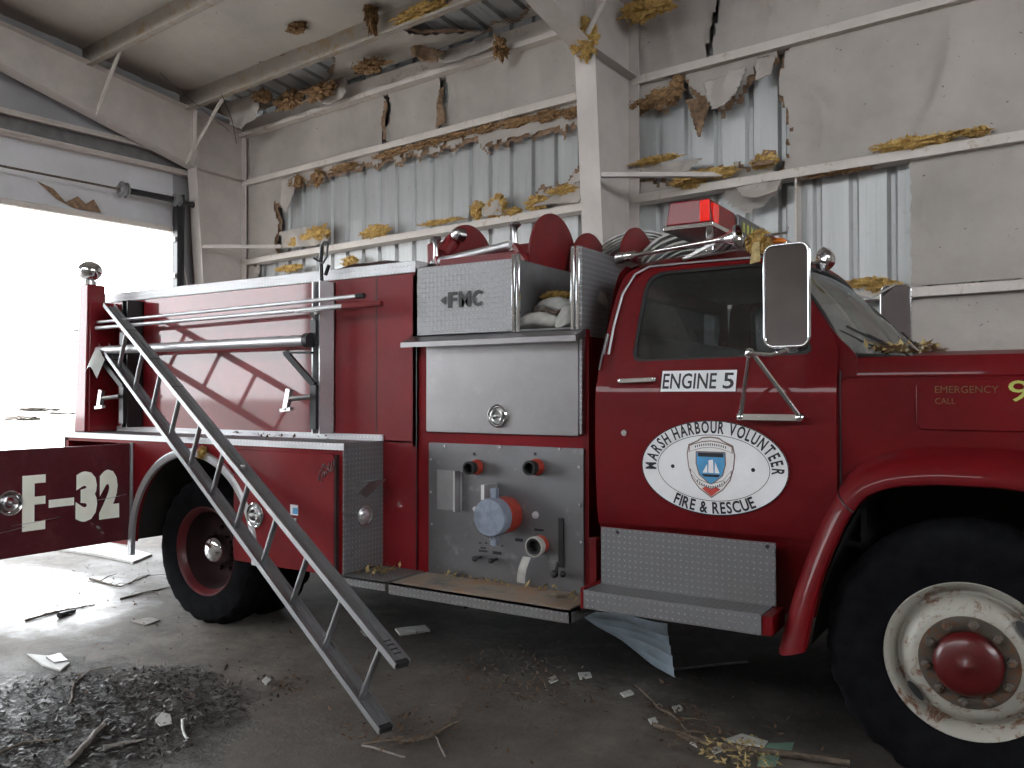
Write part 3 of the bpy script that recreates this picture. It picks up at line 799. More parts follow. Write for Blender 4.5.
shred([(764, 150), (775, 150), (776, 164), (756, 168)], .05, 'brown lining scrap at the lower corner of the large sheet', 'vinylback')
shred([(686, 100), (712, 94), (706, 120), (702, 140), (696, 128)], -.03, 'narrow brown paper strip hanging over the bare siding', 'vinylback')
shred([(383, 101), (386, 100), (386, 140), (384, 141)], .03, 'narrow dark tear strip in the upper lining, left one', 'vinylback')
shred([(440, 90), (443, 86), (446, 124), (438, 128)], .03, 'wide dark tear strip in the upper lining, right one', 'vinylback')
shred([(282, 180), (296, 178), (292, 200), (288, 214), (282, 205)], .02, 'pale ragged lining edge at the left tear')
# torn scrap on the lining above the door
b = MBd(); vs = [(XE + .06, -t_, z_) for t_, z_ in ((1.95, 3.86), (2.05, 4.02), (2.15, 3.94), (2.25, 4.02), (2.4, 3.92), (2.55, 4.06), (2.75, 4.12), (2.5, 3.93), (2.3, 3.86))]
b.add(vs, [tuple(range(len(vs)))]); tag(make('torn_lining', b, 'vinylback', frame=MB, loc=(XE + .06, -2.3, 3.95)), 'brown ragged scrap of lining above the bright doorway', 'torn lining')
# loose wires
b = MBd(); b.tube([(.9, -.95, 5.45), (1.0, -.85, 5.1), (1.02, -.8, 4.8)], .004, 5)
b.tube([(.55, -1.6, 5.6), (.75, -1.3, 5.3), (1.0, -.9, 4.95)], .003, 5)
tag(make('loose_wire', b, 'black', frame=MB), 'thin loose wires hanging from the ceiling by the left frame', 'wire')
p0 = at3(70, 346, 3.7)
b = MBd(); b.tube([at3(0, 341, 3.7) + Vector((-1.5, 0, .05)), at3(0, 341, 3.7), at3(40, 346, 3.7), at3(80, 341, 3.66)], .006, 6)
tag(make('hanging_cable', b, 'blackr'), 'thin dark cable strung from the rear post across the doorway', 'cable')
# ================================================================== the fire engine
YC = 4.72
def my(y): return 2 * YC - y
E = thing('fire_engine', 'red fire engine with silver pump panel, parked along the corrugated wall', 'fire engine', (-2.6, YC, 0))
def part(name, b, mat, parent=None, bevel=0., label=None, sharp=38, recalc=True, loc=None):
    o = make(name, b, mat, parent or E, None, bevel, sharp, recalc, loc=loc)
    if label: o['label'] = label
    return o
XZ = lambda y: (lambda a, c, d=0.: Vector((a, y + d, c)))

# ---- chassis
b = MBd()
for y in (4.30, 5.10): b.box(-6.1, .85, y, y + .07, .56, .80)
for x in (-6.0, -5.3, -3.9, -2.9, -1.9, -.9, .5): b.box(x, x + .08, 4.3, 5.17, .58, .76)
part('chassis_frame', b, 'under')
for x, ys in ((-4.703, (3.75, 5.69)), (-.247, (3.7, 5.74))):
    b = MBd(); b.tube([(x, ys[0], .49), (x, ys[1], .49)], .06, 12)
    if x < -2: b.ball((x, YC, .49), .2, .18, .2)
    part('axle', b, 'under')
b = MBd(); b.tube([(-4.6, YC, .5), (-1.6, YC, .62)], .045, 10); part('drive_shaft', b, 'under')
b = MBd(); b.box(-2.9, -1.95, 4.2, 5.3, .42, .9); b.box(-3.9, -3.1, 3.9, 5.5, .55, 1.1); part('pump_casing', b, 'under', bevel=.03)
b = MBd(); b.tube([(-1.1, 4.9, .5), (-.3, 4.9, .55), (.4, 4.9, .6)], .18, 14); part('engine_sump', b, 'under')
b = MBd(); b.box(-1.80, -.98, 3.86, 5.58, .55, .87); part('cab_floor_pan', b, 'under')

# ---- wheels
def tyre(b, x, y0, y1, z, rad, rim=.285):     # y0 outer face, y1 inner face (axis along y)
    n = 96; w = y1 - y0; s = 1 if w > 0 else -1; W = abs(w)
    prof = [(rim - .01, .035), (rim + .01, .012), (rim + .05, .0), (rad * .80, -.004), (rad * .90, .006), (rad * .955, .022), (rad * .985, .045), (rad, .07)]
    prof = prof + [(rad, W * .36), (rad - .012, W * .37), (rad - .012, W * .40), (rad, W * .41), (rad, W * .59), (rad - .012, W * .60), (rad - .012, W * .63), (rad, W * .64)] + [(r, W - h) for r, h in reversed(prof)]
    vs = []; m = len(prof)
    for k in range(n):
        a = 2 * PI * k / n; lug = (k % 4) < 2
        for i, (r, h) in enumerate(prof):
            rr = r - (.016 if (not lug and r > rad * .94 and (h < W * .3 or h > W * .7)) else 0)
            zz = z + rr * math.sin(a)
            vs.append((x + rr * math.cos(a), y0 + s * h, max(zz, .004)))
    b.add(vs, [(k * m + i, ((k + 1) % n) * m + i, ((k + 1) % n) * m + i + 1, k * m + i + 1) for k in range(n) for i in range(m - 1)])
def wheel_front(y0, s):
    w = bpy.data.objects.new('front_wheel', None); COL.objects.link(w); w.location = (-.247, y0, .512); w.parent = E; w.matrix_parent_inverse = world_of(E).inverted(); w.empty_display_size = .1
    if s > 0: w['label'] = 'front wheel with rusty white rim and red hub'
    x, z = -.247, .512
    b = MBd(); tyre(b, x, y0 - s * .03, y0 + s * .23, z, .515); part('tyre', b, 'rubber', w, sharp=30)
    b = MBd(); ax = (0, -s, 0); o = (x, y0, z)
    b.lathe([(.272, -.16), (.268, -.03), (.283, -.012), (.293, .0), (.296, .012), (.290, .018), (.280, .012), (.270, -.006), (.258, -.03), (.250, -.045), (.240, -.042), (.232, -.022), (.222, -.002), (.205, .016), (.185, .025), (.168, .027)], o, ax, 72)
    part('rim', b, 'rimwhite', w, sharp=50)
    b = MBd(); b.lathe([(.170, .024), (.168, .033), (.120, .034), (.113, .030)], o, ax, 56); part('hub_flange', b, 'rimnut', w)
    b = MBd(); b.lathe([(.118, .02), (.117, .055), (.112, .068), (.09, .082), (.05, .090), (.014, .092), (.010, .097), (.0, .098)], o, ax, 48); part('hub', b, 'hubred', w, sharp=50)
    for k in range(10):
        a = 2 * PI * (k + .3) / 10; c = Vector((x + .143 * math.cos(a), y0, z + .143 * math.sin(a)))
        b = MBd(); b.lathe([(.018, .03), (.018, .056), (.012, .060), (.010, .070), (.0, .071)], c, ax, 6); b.lathe([(.021, .03), (.021, .038), (.0, .038)], c, ax, 14); part('lug_nut', b, 'rimnut', w)
    for a in (R(218), R(38)):
        b = MBd(); c = Vector((x + .225 * math.cos(a), y0 - s * .012, z + .225 * math.sin(a))); tg = Vector((-math.sin(a), 0, math.cos(a))); rd = Vector((math.cos(a), 0, math.sin(a)))
        nrm = (Vector((0, -s, 0)) * .82 + rd * .57).normalized(); r2 = (rd * .82 - Vector((0, -s, 0)) * .57).normalized()
        pts = [c + nrm * .004 + tg * .042 * math.cos(t) + r2 * .020 * math.sin(t) for t in [2 * PI * k / 20 for k in range(20)]]
        b.add(pts, [tuple(range(20))]); part('hand_hole', b, 'blackr', w)
wheel_front(3.56, 1); wheel_front(my(3.56), -1)
def wheel_rear(y0, s, inner_only=False):
    w = bpy.data.objects.new('rear_wheel', None); COL.objects.link(w); w.location = (-4.665, y0, .475); w.parent = E; w.matrix_parent_inverse = world_of(E).inverted(); w.empty_display_size = .1
    if s > 0: w['label'] = 'dual rear wheel with red rim and chrome cap'
    x, z = -4.665, .475
    b = MBd(); tyre(b, x, y0 - s * .03, y0 + s * .22, z, .49); part('tyre', b, 'rubber', w, sharp=30)
    b = MBd(); tyre(b, x, y0 + s * .28, y0 + s * .53, z, .495); part('inner_tyre', b, 'rubber', w, sharp=30)
    b = MBd(); ax = (0, -s, 0); o = (x, y0, z)
    b.lathe([(.272, -.1), (.27, -.03), (.284, -.01), (.296, .002), (.298, .012), (.288, .018), (.276, .008), (.262, -.02), (.255, -.03)], o, ax, 72); part('rim', b, 'rimred', w, sharp=50)
    b = MBd(); b.lathe([(.256, -.028), (.250, -.08), (.235, -.13), (.20, -.155), (.165, -.160), (.12, -.160), (.09, -.13), (.08, -.12), (.0, -.12)], o, ax, 56); part('rim_dish', b, 'rimdark', w, sharp=50)
    b = MBd(); b.lathe([(.098, -.15), (.097, -.07), (.090, -.045), (.07, -.025), (.04, -.014), (.0, -.010)], o, ax, 40); part('hub_cap', b, 'chrome', w, sharp=60)
    for k in range(10):
        a = 2 * PI * k / 10; c = Vector((x + .143 * math.cos(a), y0, z + .143 * math.sin(a)))
        b = MBd(); b.lathe([(.015, -.165), (.015, -.135), (.0, -.13)], c, ax, 6); part('lug_nut', b, 'rimdark', w)
wheel_rear(3.60, 1); wheel_rear(my(3.60), -1)

# ---- rear body
AX, AZ, AR = -4.690, .50, .615       # rear wheel arch
YL, YU = 3.50, 3.83                 # lower compartments / upper panel
def archz(x, r=AR):
    d = r * r - (x - AX) ** 2
    return AZ + math.sqrt(d) if d > 0 else None
def lower_side(y, dy):
    b = MBd()
    # skin between the rear compartment and the front one, with the arch cut out
    top = 1.215
    poly = [(-5.385, .49)] + [(AX - AR * math.cos(t), AZ + AR * math.sin(t)) for t in [PI * k / 40 for k in range(0, 41)]] + [(-4.075, .49), (-3.356, .49), (-3.356, top), (-5.385, top)]
    poly[1] = (AX - AR, .49)
    b.prism(poly, XZ(y), 0, dy * .03)
    b.box(-6.17, -5.385, min(y, y + dy * .03), max(y, y + dy * .03), 1.165, top)
    b.box(-6.17, -6.12, min(y, y + dy * .03), max(y, y + dy * .03), .49, top)
    b.box(-6.17, -5.385, min(y, y + dy * .03), max(y, y + dy * .03), .46, .505)
    return b
b = lower_side(YL, 1)
for yy, d in ((my(YL), -1),):
    c = lower_side(yy, d); b.add(c.v, c.f)
# top deck, inner walls, ends
b.box(-6.17, -3.356, YL, YU + .05, 1.195, 1.218); b.box(-6.17, -3.356, my(YU + .05), my(YL), 1.195, 1.218)
b.box(-6.17, -6.15, YL, my(YL), .60, 1.21)
b.box(-3.38, -3.358, YL + .03, my(YL + .03), .49, 1.21)
part('lower_body', b, 'redlow', recalc=True)
# rear compartment interior + wheel well
b = MBd()
for a, c in ((YL + .03, 4.05), (my(4.05), my(YL + .03))):
    b.box(-5.40, -5.385, a, c, .5, 1.19); b.box(-6.15, -5.39, (c if a < YC else a) - .01, (c if a < YC else a) + .01, .5, 1.19); b.box(-6.15, -5.39, a, c, .49, .505)
part('compartment_interior', b, 'darkred')
for a, c in ((YL + .02, 4.22), (my(4.22), my(YL + .02))):
    b = MBd()
    vs = []; fs = []
    for k in range(25):
        t = PI * k / 24
        for yy in (a, c): vs.append((AX - (AR + .015) * math.cos(t), yy, AZ + (AR + .015) * math.sin(t)))
        if k: fs.append((2 * k - 2, 2 * k, 2 * k + 1, 2 * k - 1))
    b.add(vs, fs)
    yy = c if a < YC else a
    b.box(-5.38, -4.05, yy, yy + .01, .55, 1.19)
    part('wheel_well', b, 'under', recalc=False)
def archtrim(yo):
    b = MBd(); vs = []; fs = []; s = 1 if yo < YC else -1
    sec = [(0.0, .0), (0.0, -.022), (.012, -.028), (.040, -.028), (.050, -.02), (.050, 0)]
    N = 40
    for k in range(N + 1):
        t = R(-3) + (PI + R(6)) * k / N
        for r, d in sec: vs.append((AX - (AR - .012 + r) * math.cos(t), yo + s * d, AZ + (AR - .012 + r) * math.sin(t)))
        if k:
            m = len(sec); o = (k - 1) * m
            for i in range(m - 1): fs.append((o + i, o + i + 1, o + m + i + 1, o + m + i))
    b.add(vs, fs); return b
part('wheel_arch_trim', archtrim(YL), 'alu'); part('wheel_arch_trim', archtrim(my(YL)), 'alu')
b = MBd(); b.box(-5.335, -5.30, YL - .03, YL + .005, .40, .50); part('mud_flap_bracket', b, 'alu')

# stepped ledge of diamond plate with kerb strip
for a, c, lip in ((YL - .01, YU, YL - .012), (my(YU), my(YL - .01), my(YL - .012))):
    b = MBd(); b.box(-6.19, -3.34, a, c, 1.220, 1.226); part('side_ledge', b, 'diamond'); b = MBd(); b.box(-6.19, -3.34, min(lip, lip + (.006 if lip < YC else -.006)), max(lip, lip + (.006 if lip < YC else -.006)), 1.188, 1.226)
    part('ledge_lip', b, 'diamondw')
    y0 = YU if lip < YC else my(YU)
    s = -1 if lip < YC else 1
    b = MBd(); b.box(-6.15, -3.34, min(y0, y0 + s * .012), max(y0, y0 + s * .012), 1.226, 1.262); part('ledge_kerb', b, 'diamondw')
# front face of the lower compartments
for a, c in ((YL, YU), (my(YU), my(YL))):
    b = MBd(); b.box(-3.357, -3.345, a, c, .49, 1.222)
    ep = part('compartment_end_plate', b, 'diamond')
    if a == YL:
        b = MBd(); c0 = Vector((-3.344, 3.665, .80)); b.lathe([(.058, -.004), (.060, .010), (.048, .016), (.046, .006)], c0, (1, 0, 0), 28); part('lamp_bezel', b, 'chromed', ep)
        b = MBd(); b.lathe([(.047, .006), (.035, .016), (.0, .020)], c0, (1, 0, 0), 24); part('marker_lamp', b, 'lampglass', ep)
        b = MBd(); b.add([(-3.344, 3.61, 1.0), (-3.344, 3.78, 1.0), (-3.27, 3.77, 1.005), (-3.27, 3.64, 1.005), (-3.344, 3.62, .94), (-3.344, 3.68, .90)], [(0, 1, 2, 3), (0, 3, 4), (4, 3, 5), (3, 2, 5), (2, 1, 5)]); part('bent_bracket', b, 'aludark', ep, recalc=False)
# compartment door ahead of the wheel
b = MBd(); b.prism(rrect(-4.262, -3.405, .475, 1.165, .03), XZ(3.484), 0, .018)
cd = part('compartment_door', b, 'redlow', bevel=.004)
def d_handle(parent, c, r, axis, inner='chromed'):
    b = MBd(); b.lathe([(r * 1.0, 0), (r * 1.02, .010), (r * .92, .016), (r * .80, .012), (r * .72, .002), (r * .0, .001)], c, axis, 36); h = part('handle_bezel', b, 'chrome', parent)
    ax = Vector(axis).normalized(); side = ax.cross(Vector((0, 0, 1))).normalized()
    b = MBd(); cc = Vector(c) + ax * .014
    pts = [cc + (side * math.cos(t) + Vector((0, 0, 1)) * math.sin(t)) * r * .55 for t in [2 * PI * k / 24 for k in range(25)]]
    b.tube(pts, r * .11, 8); b.bar(cc - side * r * .55, cc + side * r * .55, r * .2, r * .2); b.ball(cc, r * .24, n=12, m=6)
    part('ring_handle', b, 'chromed', parent)
d_handle(cd, at3(256, 515, 3.483), .075, (0, -1, 0))
b = MBd(); b.box(-3.40, -3.385, 3.478, 3.50, .48, 1.16); part('door_hinge', b, 'rimdark', cd)
b = MBd()
for u, v, w in ((291, 523, .04), (294, 510, .03)):
    x, z = at(u, v, 3.479); b.box(x - w, x + w, 3.478, 3.482, z - .03, z + .03)
part('sticker', b, 'white', cd)
b = MBd()
for u, v, w in ((290, 524, .028), (295, 511, .02)):
    x, z = at(u, v, 3.476); b.box(x - w, x + w, 3.4755, 3.478, z - .018, z + .018)
part('sticker_print', b, 'blue', cd)
b = MBd()
for i in range(7):
    x, z = at(322 + 3 * (i % 4) - 4 * (i // 4), 466 + 7 * (i // 4) + (i % 3), 3.480)
    pts = [Vector((x + .03 * k / 5, 3.481, z + .02 * math.sin(k * 1.1 + i) + .04 * (k / 5 - .5))) for k in range(6)]
    b.tube(pts, .0032, 5)
part('scratch_marks', b, 'chromed', cd)
# opened rear compartment door with E-32
b = MBd(); b.prism(rrect(2.60, 3.488, .505, 1.165, .012), lambda a, c, d: Vector((-5.335 - d, a, c)), 0, .03)
od = part('open_compartment_door', b, 'darkred', bevel=.004, label='opened maroon door lettered E-32')
XE2 = -5.334
YZ = lambda d=0.: (lambda a, c: Vector((XE2 + .001 + d, a, c)))
b = MBd()
def polyplate(b, pts, fn, th=.0015):
    n = len(pts); vs = [fn(p[0], p[1]) for p in pts]; b.add(vs, [tuple(range(n))])
# slab letter E (serif slab), dash, then 3 2
Ex0, Ex1, Ez0, Ez1 = 2.762, 2.905, .655, 1.0
w_ = .075
E_ = [(Ex0, Ez0), (Ex1, Ez0), (Ex1, Ez0 + .055), (Ex0 + w_, Ez0 + .055), (Ex0 + w_, .815), (Ex1, .815), (Ex1, .865), (Ex0 + w_, .865), (Ex0 + w_, Ez1 - .052), (Ex1, Ez1 - .052), (Ex1, Ez1), (Ex0, Ez1)]
polyplate(b, E_, YZ()); polyplate(b, [(2.925, .785), (3.09, .785), (3.09, .835), (2.925, .835)], YZ())
word(b, '3', YZ(), 3.10, 3.248, .668, .998, .075); word(b, '2', YZ(), 3.262, 3.405, .668, .998, .075)
part('door_number', b, 'cream', od, recalc=False)
d_handle(od, (-5.333, 2.688, .842), .075, (1, 0, 0))
b = MBd(); b.tube([(-5.325, 3.49, .505), (-5.325, 3.49, 1.17)], .012, 8); part('hinge_pin', b, 'aludark', od)
b = MBd()
for z0_, y0_, y1_ in ((.665, 2.6, 2.78), (.70, 2.7, 3.0), (.80, 3.25, 3.46)): b.tube([(-5.3335, y0_, z0_), (-5.3335, (y0_ + y1_) / 2, z0_ + .006), (-5.3335, y1_, z0_ + .02)], .0022, 4)
part('paint_scratch', b, 'chromed', od)

# upper body
b = MBd()
b.box(-6.12, -3.09, YU, YU + .03, 1.22, 2.215); b.box(-6.12, -3.09, my(YU + .03), my(YU), 1.22, 2.215)
b.box(-6.12, -6.09, YU, my(YU), 1.2, 2.0); b.box(-3.12, -3.09, YU, my(YU), 1.2, 2.2)
b.box(-6.1, -3.1, YU + .02, my(YU + .02), 1.70, 1.73)
b.box(-3.345, -3.09, YU, YU + .03, .485, 1.23); b.box(-3.345, -3.09, my(YU + .03), my(YU), .485, 1.23)
part('upper_body', b, 'red')
b = MBd()
for x, z0, z1 in ((-3.40, 1.27, 2.21), (-3.09, .50, 2.21)): b.box(x - .003, x + .003, YU - .002, YU + .001, z0, z1)
part('panel_seam', b, 'black')
for y0_, y1_ in ((YU - .012, YU + .10), (my(YU + .10), my(YU - .012))):
    b = MBd(); b.box(-6.33, -3.085, y0_, y1_, 2.215, 2.285); part('top_rail', b, 'diamondw', bevel=.004)
for y in (3.57, my(3.57) - .16):
    b = MBd()
    b.add([(-6.165, y, 1.226), (-6.03, y, 1.226), (-6.03, y + .16, 1.226), (-6.165, y + .16, 1.226), (-6.135, y + .02, 2.33), (-6.035, y + .02, 2.33), (-6.035, y + .16, 2.33), (-6.135, y + .16, 2.33)],
          [(3, 2, 1, 0), (4, 5, 6, 7), (0, 1, 5, 4), (1, 2, 6, 5), (2, 3, 7, 6), (3, 0, 4, 7)])
    b.box(-6.03, -6.02, y + .03, YU + .02 if y < YC else y + .16, 1.226, 2.2) if y < YC else None
    cp = part('corner_post', b, 'red', bevel=.006)
    if y > YC: continue
    b = MBd(); b.lathe([(.045, 0), (.045, .03), (.03, .035), (.022, .06)], (-6.09, 3.64, 2.33), (0, 0, 1), 20); part('lamp_stem', b, 'chromed', cp)
    b = MBd(); b.ball((-6.09, 3.64, 2.435), .095, .085, .075, 28, 18); part('flood_lamp', b, 'chrome', cp, sharp=80)
    b = MBd(); b.box(-6.195, -6.18, 3.62, 3.63, 1.25, 1.8); part('grab_rod', b, 'aludark', cp)
b = MBd(); b.box(-6.60, -6.15, 3.95, 5.49, .50, .56); b.box(-6.60, -6.59, 3.95, 5.49, .44, .56); part('tailboard', b, 'diamond', bevel=.004)

# pole and hose brackets
def bracket(x, dark=False):
    b = MBd(); b.box(x - .035, x - .025, 3.70, YU, 1.262, 2.20); b.box(x + .025, x + .035, 3.70, YU, 1.262, 2.20); b.box(x - .035, x + .035, YU - .012, YU, 1.262, 2.20)
    p = part('bracket_channel', b, 'alu' if not dark else 'black')
    b = MBd(); b.tube([(x, 3.70, 2.02), (x, 3.70, 1.92)], .022, 8)
    b.bar((x, 3.69, 1.80), (x, 3.69, 1.96), .045, .03, (0, 1, 0)); b.bar((x - .23, 3.66, 1.765), (x - .02, 3.69, 1.76), .035, .012)
    b.bar((x - .22, 3.66, 1.765), (x, 3.69, 1.56), .025, .035); b.bar((x, 3.69, 1.29), (x, 3.69, 1.56), .05, .03, (0, 1, 0))
    part('bracket_arm', b, 'black', p)
    b = MBd(); b.tube([(x, 3.70, 1.99), (x - .012, 3.69, 2.01)], .03, 8); b.bar((x - .14, 3.66, 2.01), (x + .1, 3.69, 2.02), .012, .012); part('pole_clip', b, 'chromed', p)
    b = MBd(); c = Vector((x - .13, 3.60, 1.475)); b.tube([(x, 3.66, 1.49), c], .016, 8); b.bar(c + Vector((-.02, 0, -.065)), c + Vector((.01, 0, .06)), .035, .03, (0, 1, 0)); b.bar(c + Vector((-.06, 0, -.07)), c + Vector((.03, 0, -.06)), .03, .02)
    part('clamp_handle', b, 'chromed', p)
bracket(-3.775); bracket(-5.74, True)
b = MBd(); x = -3.775
b.tube([(x, 3.75, 2.17), (x - .01, 3.75, 2.34), (x, 3.75, 2.42)], .013, 6)
b.tube([(x, 3.75, 2.42), (x - .0, 3.75, 2.43), (x + .05, 3.72, 2.44), (x + .10, 3.7, 2.42), (x + .09, 3.7, 2.34), (x + .04, 3.72, 2.31), (x + .0, 3.74, 2.32), (x - .06, 3.74, 2.35)], .007, 6)
b.tube([(x + .03, 3.75, 2.24), (x + .06, 3.75, 2.30)], .012, 6)
part('hook_rod', b, 'black')

# ---- pump house
b = MBd()
XP0, XP1 = -3.085, -1.985
b.box(XP0, XP1, YU + .012, YU + .05, .46, 1.84); b.box(XP0, XP1, my(YU + .05), my(YU + .012), .46, 1.84)
b.box(XP0, XP1 - .02, YU + .03, my(YU + .03), 1.80, 1.83)
b.box(XP0, XP0 + .02, YU + .03, my(YU + .03), .5, 1.83)
pf = part('pump_house', b, 'redlow', bevel=.003)
b = MBd(); b.box(XP1 - .02, XP1 + .012, YU + .01, my(YU + .01), .46, 1.80); part('pump_house_front', b, 'redcab', pf)
# stainless locker door
b = MBd(); b.prism(rrect(-3.012, -2.022, 1.288, 1.785, .012), XZ(YU - .010), 0, .022)
ld = part('locker_door', b, 'steel', bevel=.003)
d_handle(ld, (at3(498, 416, YU - .012)), .062, (0, -1, 0))
# pump panel
b = MBd(); b.prism(rrect(-2.998, -1.998, .482, 1.226, .006), XZ(YU - .002), 0, .014)
pp = part('pump_panel', b, 'panel')
def pt(u, v, y=YU - .004): return at3(u, v, y)
def outlet(u, v, r, L, colr='redring', inner='blackr'):
    c = pt(u, v)
    b = MBd(); b.lathe([(r * 1.25, 0), (r * 1.25, .012), (r * 1.1, .02), (r * 1.08, .035), (r, .04)], c, (0, -1, 0), 28); f = part('outlet_flange', b, colr, pp)
    b = MBd(); b.lathe([(r, .02), (r, L * .75), (r * 1.08, L * .78), (r * 1.08, L), (r * .8, L), (r * .78, L * .4), (0, L * .4)], c, (0, -1, 0), 28); part('discharge_outlet', b, inner, pp)
outlet(477, 467, .034, .085); outlet(537, 467, .036, .085)
outlet(541, 544, .038, .08, 'redring', 'blackr')
c = pt(541, 545); b = MBd(); b.lathe([(.052, .04), (.053, .075), (.045, .08), (.043, .05)], c, (0, -1, 0), 24); part('outlet_collar', b, 'cloth', pp)
b = MBd(); c = pt(534, 556) + Vector((0, -.03, 0))
b.grid(lambda i, j: c + Vector((-.02 + .05 * (i - .5) - .035 * j, -.01 - .02 * math.sin(3 * j), -.14 * j)), 4, 8)
part('hanging_rag', b, 'cloth', pp, recalc=False)
c = pt(507, 514); b = MBd(); b.lathe([(.098, 0), (.098, .09), (.090, .095)], c, (0, -1, 0), 40); part('suction_ring', b, 'redring', pp)
b = MBd(); b.lathe([(.088, .05), (.090, .10), (.100, .105), (.102, .165), (.095, .175), (.02, .178), (0, .178)], c, (0, -1, 0), 40)
for k in range(2):
    s = 1 if k else -1; b.bar(c + Vector((0, -.12, s * .09)), c + Vector((0, -.12, s * .15)), .035, .03, (0, 1, 0))
part('suction_cap', b, 'inlet', pp, sharp=50)
b = MBd(); x, z = at(561, 518, YU - .008); x2, z2 = at(560, 573, YU - .008); b.box(x - .014, x + .014, YU - .012, YU - .004, z2 + .03, z)
b.bar((x - .0, YU - .04, z2 + .06), (x - .02, YU - .04, z2 - .01), .012, .012); b.ball((x - .02, YU - .045, z2 + .0), .022, n=10, m=6); b.ball((x + .03, YU - .045, z2 + .005), .018, n=10, m=6)
part('throttle_slot', b, 'black', pp)
b = MBd(); x, z = at(450, 472, YU - .006); x2, z2 = at(459, 511, YU - .006); b.box(x - .09, x2 + .005, YU - .008, YU - .003, z2 - .0, z + .01); part('instruction_plate', b, 'aludark', pp)
b = MBd(); b.box(x2 - .008, x2 + .002, YU - .05, YU - .003, z2, z + .01); b.box(x2 + .004, x2 + .02, YU - .006, YU - .0035, z2, z + .01); part('plate_edge', b, 'alu', pp)
b = MBd()
for u in (483, 497):
    c = pt(u - 2 if u < 490 else u, 557 if u < 490 else 559); b.tube([c, c + Vector((0, -.05, 0))], .008, 8); b.ball(c + Vector((0, -.06, 0)), .018, .018, .015, 12, 8)
part('pull_knob', b, 'black', pp)
b = MBd()
for u, v, w, h in ((483, 551, .028, .006), (483, 548, .016, .005), (497, 553, .028, .008), (539, 530, .028, .006), (519, 540, .024, .008), (480, 543, .006, .004), (486, 543, .006, .004), (502, 546, .006, .004)):
    x, z = at(u, v, YU - .005); b.box(x - w, x + w, YU - .0055, YU - .0035, z - h, z + h)
for u, v in ((474, 454), (535, 454)):
    x, z = at(u, v, YU - .005); b.box(x - .008, x + .008, YU - .0055, YU - .0035, z - .008, z + .008)
part('tiny_legend_plate', b, 'ink', pp)
b = MBd(); c = pt(536, 515); b.lathe([(.02, 0), (.018, .012), (0, .014)], c, (0, -1, 0), 16); c = pt(475, 509); b.lathe([(.014, 0), (.012, .008), (0, .01)], c, (0, -1, 0), 16); part('button_cap', b, 'alu', pp)
for u, v in ((445, 446), (500, 447), (560, 449), (431, 459), (431, 492), (432, 524), (579, 467), (580, 505), (581, 542)):
    c = pt(u, v); b = MBd(); b.lathe([(.008, 0), (.007, .004), (0, .005)], c, (0, -1, 0), 10); part('panel_screw', b, 'chromed', pp)
b = MBd(); c = pt(497, 492); b.box(c.x - .01, c.x + .01, c.y - .14, c.y - .01, c.z - .03, c.z + .05); b.tube([pt(495, 534) + Vector((-.02, -.03, 0)), pt(496, 546) + Vector((0, -.03, 0)), pt(497, 534) + Vector((.02, -.03, 0))], .004, 6); part('cap_lever', b, 'alu', pp)
# drip rail
b = MBd(); b.add([(-3.12, YU - .11, 1.80), (-1.985, YU - .11, 1.80), (-1.985, YU, 1.845), (-3.12, YU, 1.845), (-3.12, YU - .11, 1.772), (-1.985, YU - .11, 1.772), (-1.985, YU, 1.80), (-3.12, YU, 1.80)],
             [(3, 2, 1, 0), (4, 5, 6, 7), (0, 1, 5, 4), (1, 2, 6, 5), (2, 3, 7, 6), (3, 0, 4, 7)]); part('drip_rail', b, 'steel')
# hose box of diamond plate above the pump
b = MBd(); yb = YU - .02
b.box(-3.085, -2.415, yb, yb + .02, 1.845, 2.235)
b.box(-3.085, -3.07, yb, my(yb), 1.845, 2.235); b.box(-3.085, -2.0, my(yb + .02), my(yb), 1.845, 2.235)
hb = part('hose_box', b, 'diamondb')
b = MBd(); b.box(-2.43, -2.415, yb + .02, my(yb + .02), 1.845, 2.24); b.box(-2.415, -2.02, yb + .9, yb + .92, 1.85, 2.22); b.box(-2.42, -2.0, yb, my(yb), 1.84, 1.85)
part('box_partition', b, 'boxin', hb)
b = MBd(); b.add([(-2.0, yb - .0, 1.3), (-2.0, my(yb), 1.3), (-2.0, my(yb), 2.26), (-2.0, yb, 2.26)], [(0, 1, 2, 3)]); b.box(-2.012, -1.996, yb, my(yb), 1.30, 2.262); part('front_bulkhead', b, 'diamondb', hb)
for x in (-2.405, -2.375, -2.045, -2.015):
    b = MBd(); b.box(x - .010, x + .010, yb - .014, yb + .002, 1.835, 2.255 + (.0 if x < -2.2 else .01)); part('gate_rail', b, 'chrome', hb, bevel=.003)
b = MBd(); fn = XZ(yb - .006)
word(b, 'F', fn, -2.845, -2.780, 1.99, 2.08, .035); word(b, 'M', fn, -2.768, -2.688, 1.99, 2.08, .035); word(b, 'C', fn, -2.678, -2.612, 1.99, 2.08, .035)
polyplate(b, [(-2.90, 2.035), (-2.86, 2.062), (-2.86, 2.008)], fn)
part('maker_emblem', b, 'black', hb, recalc=False)
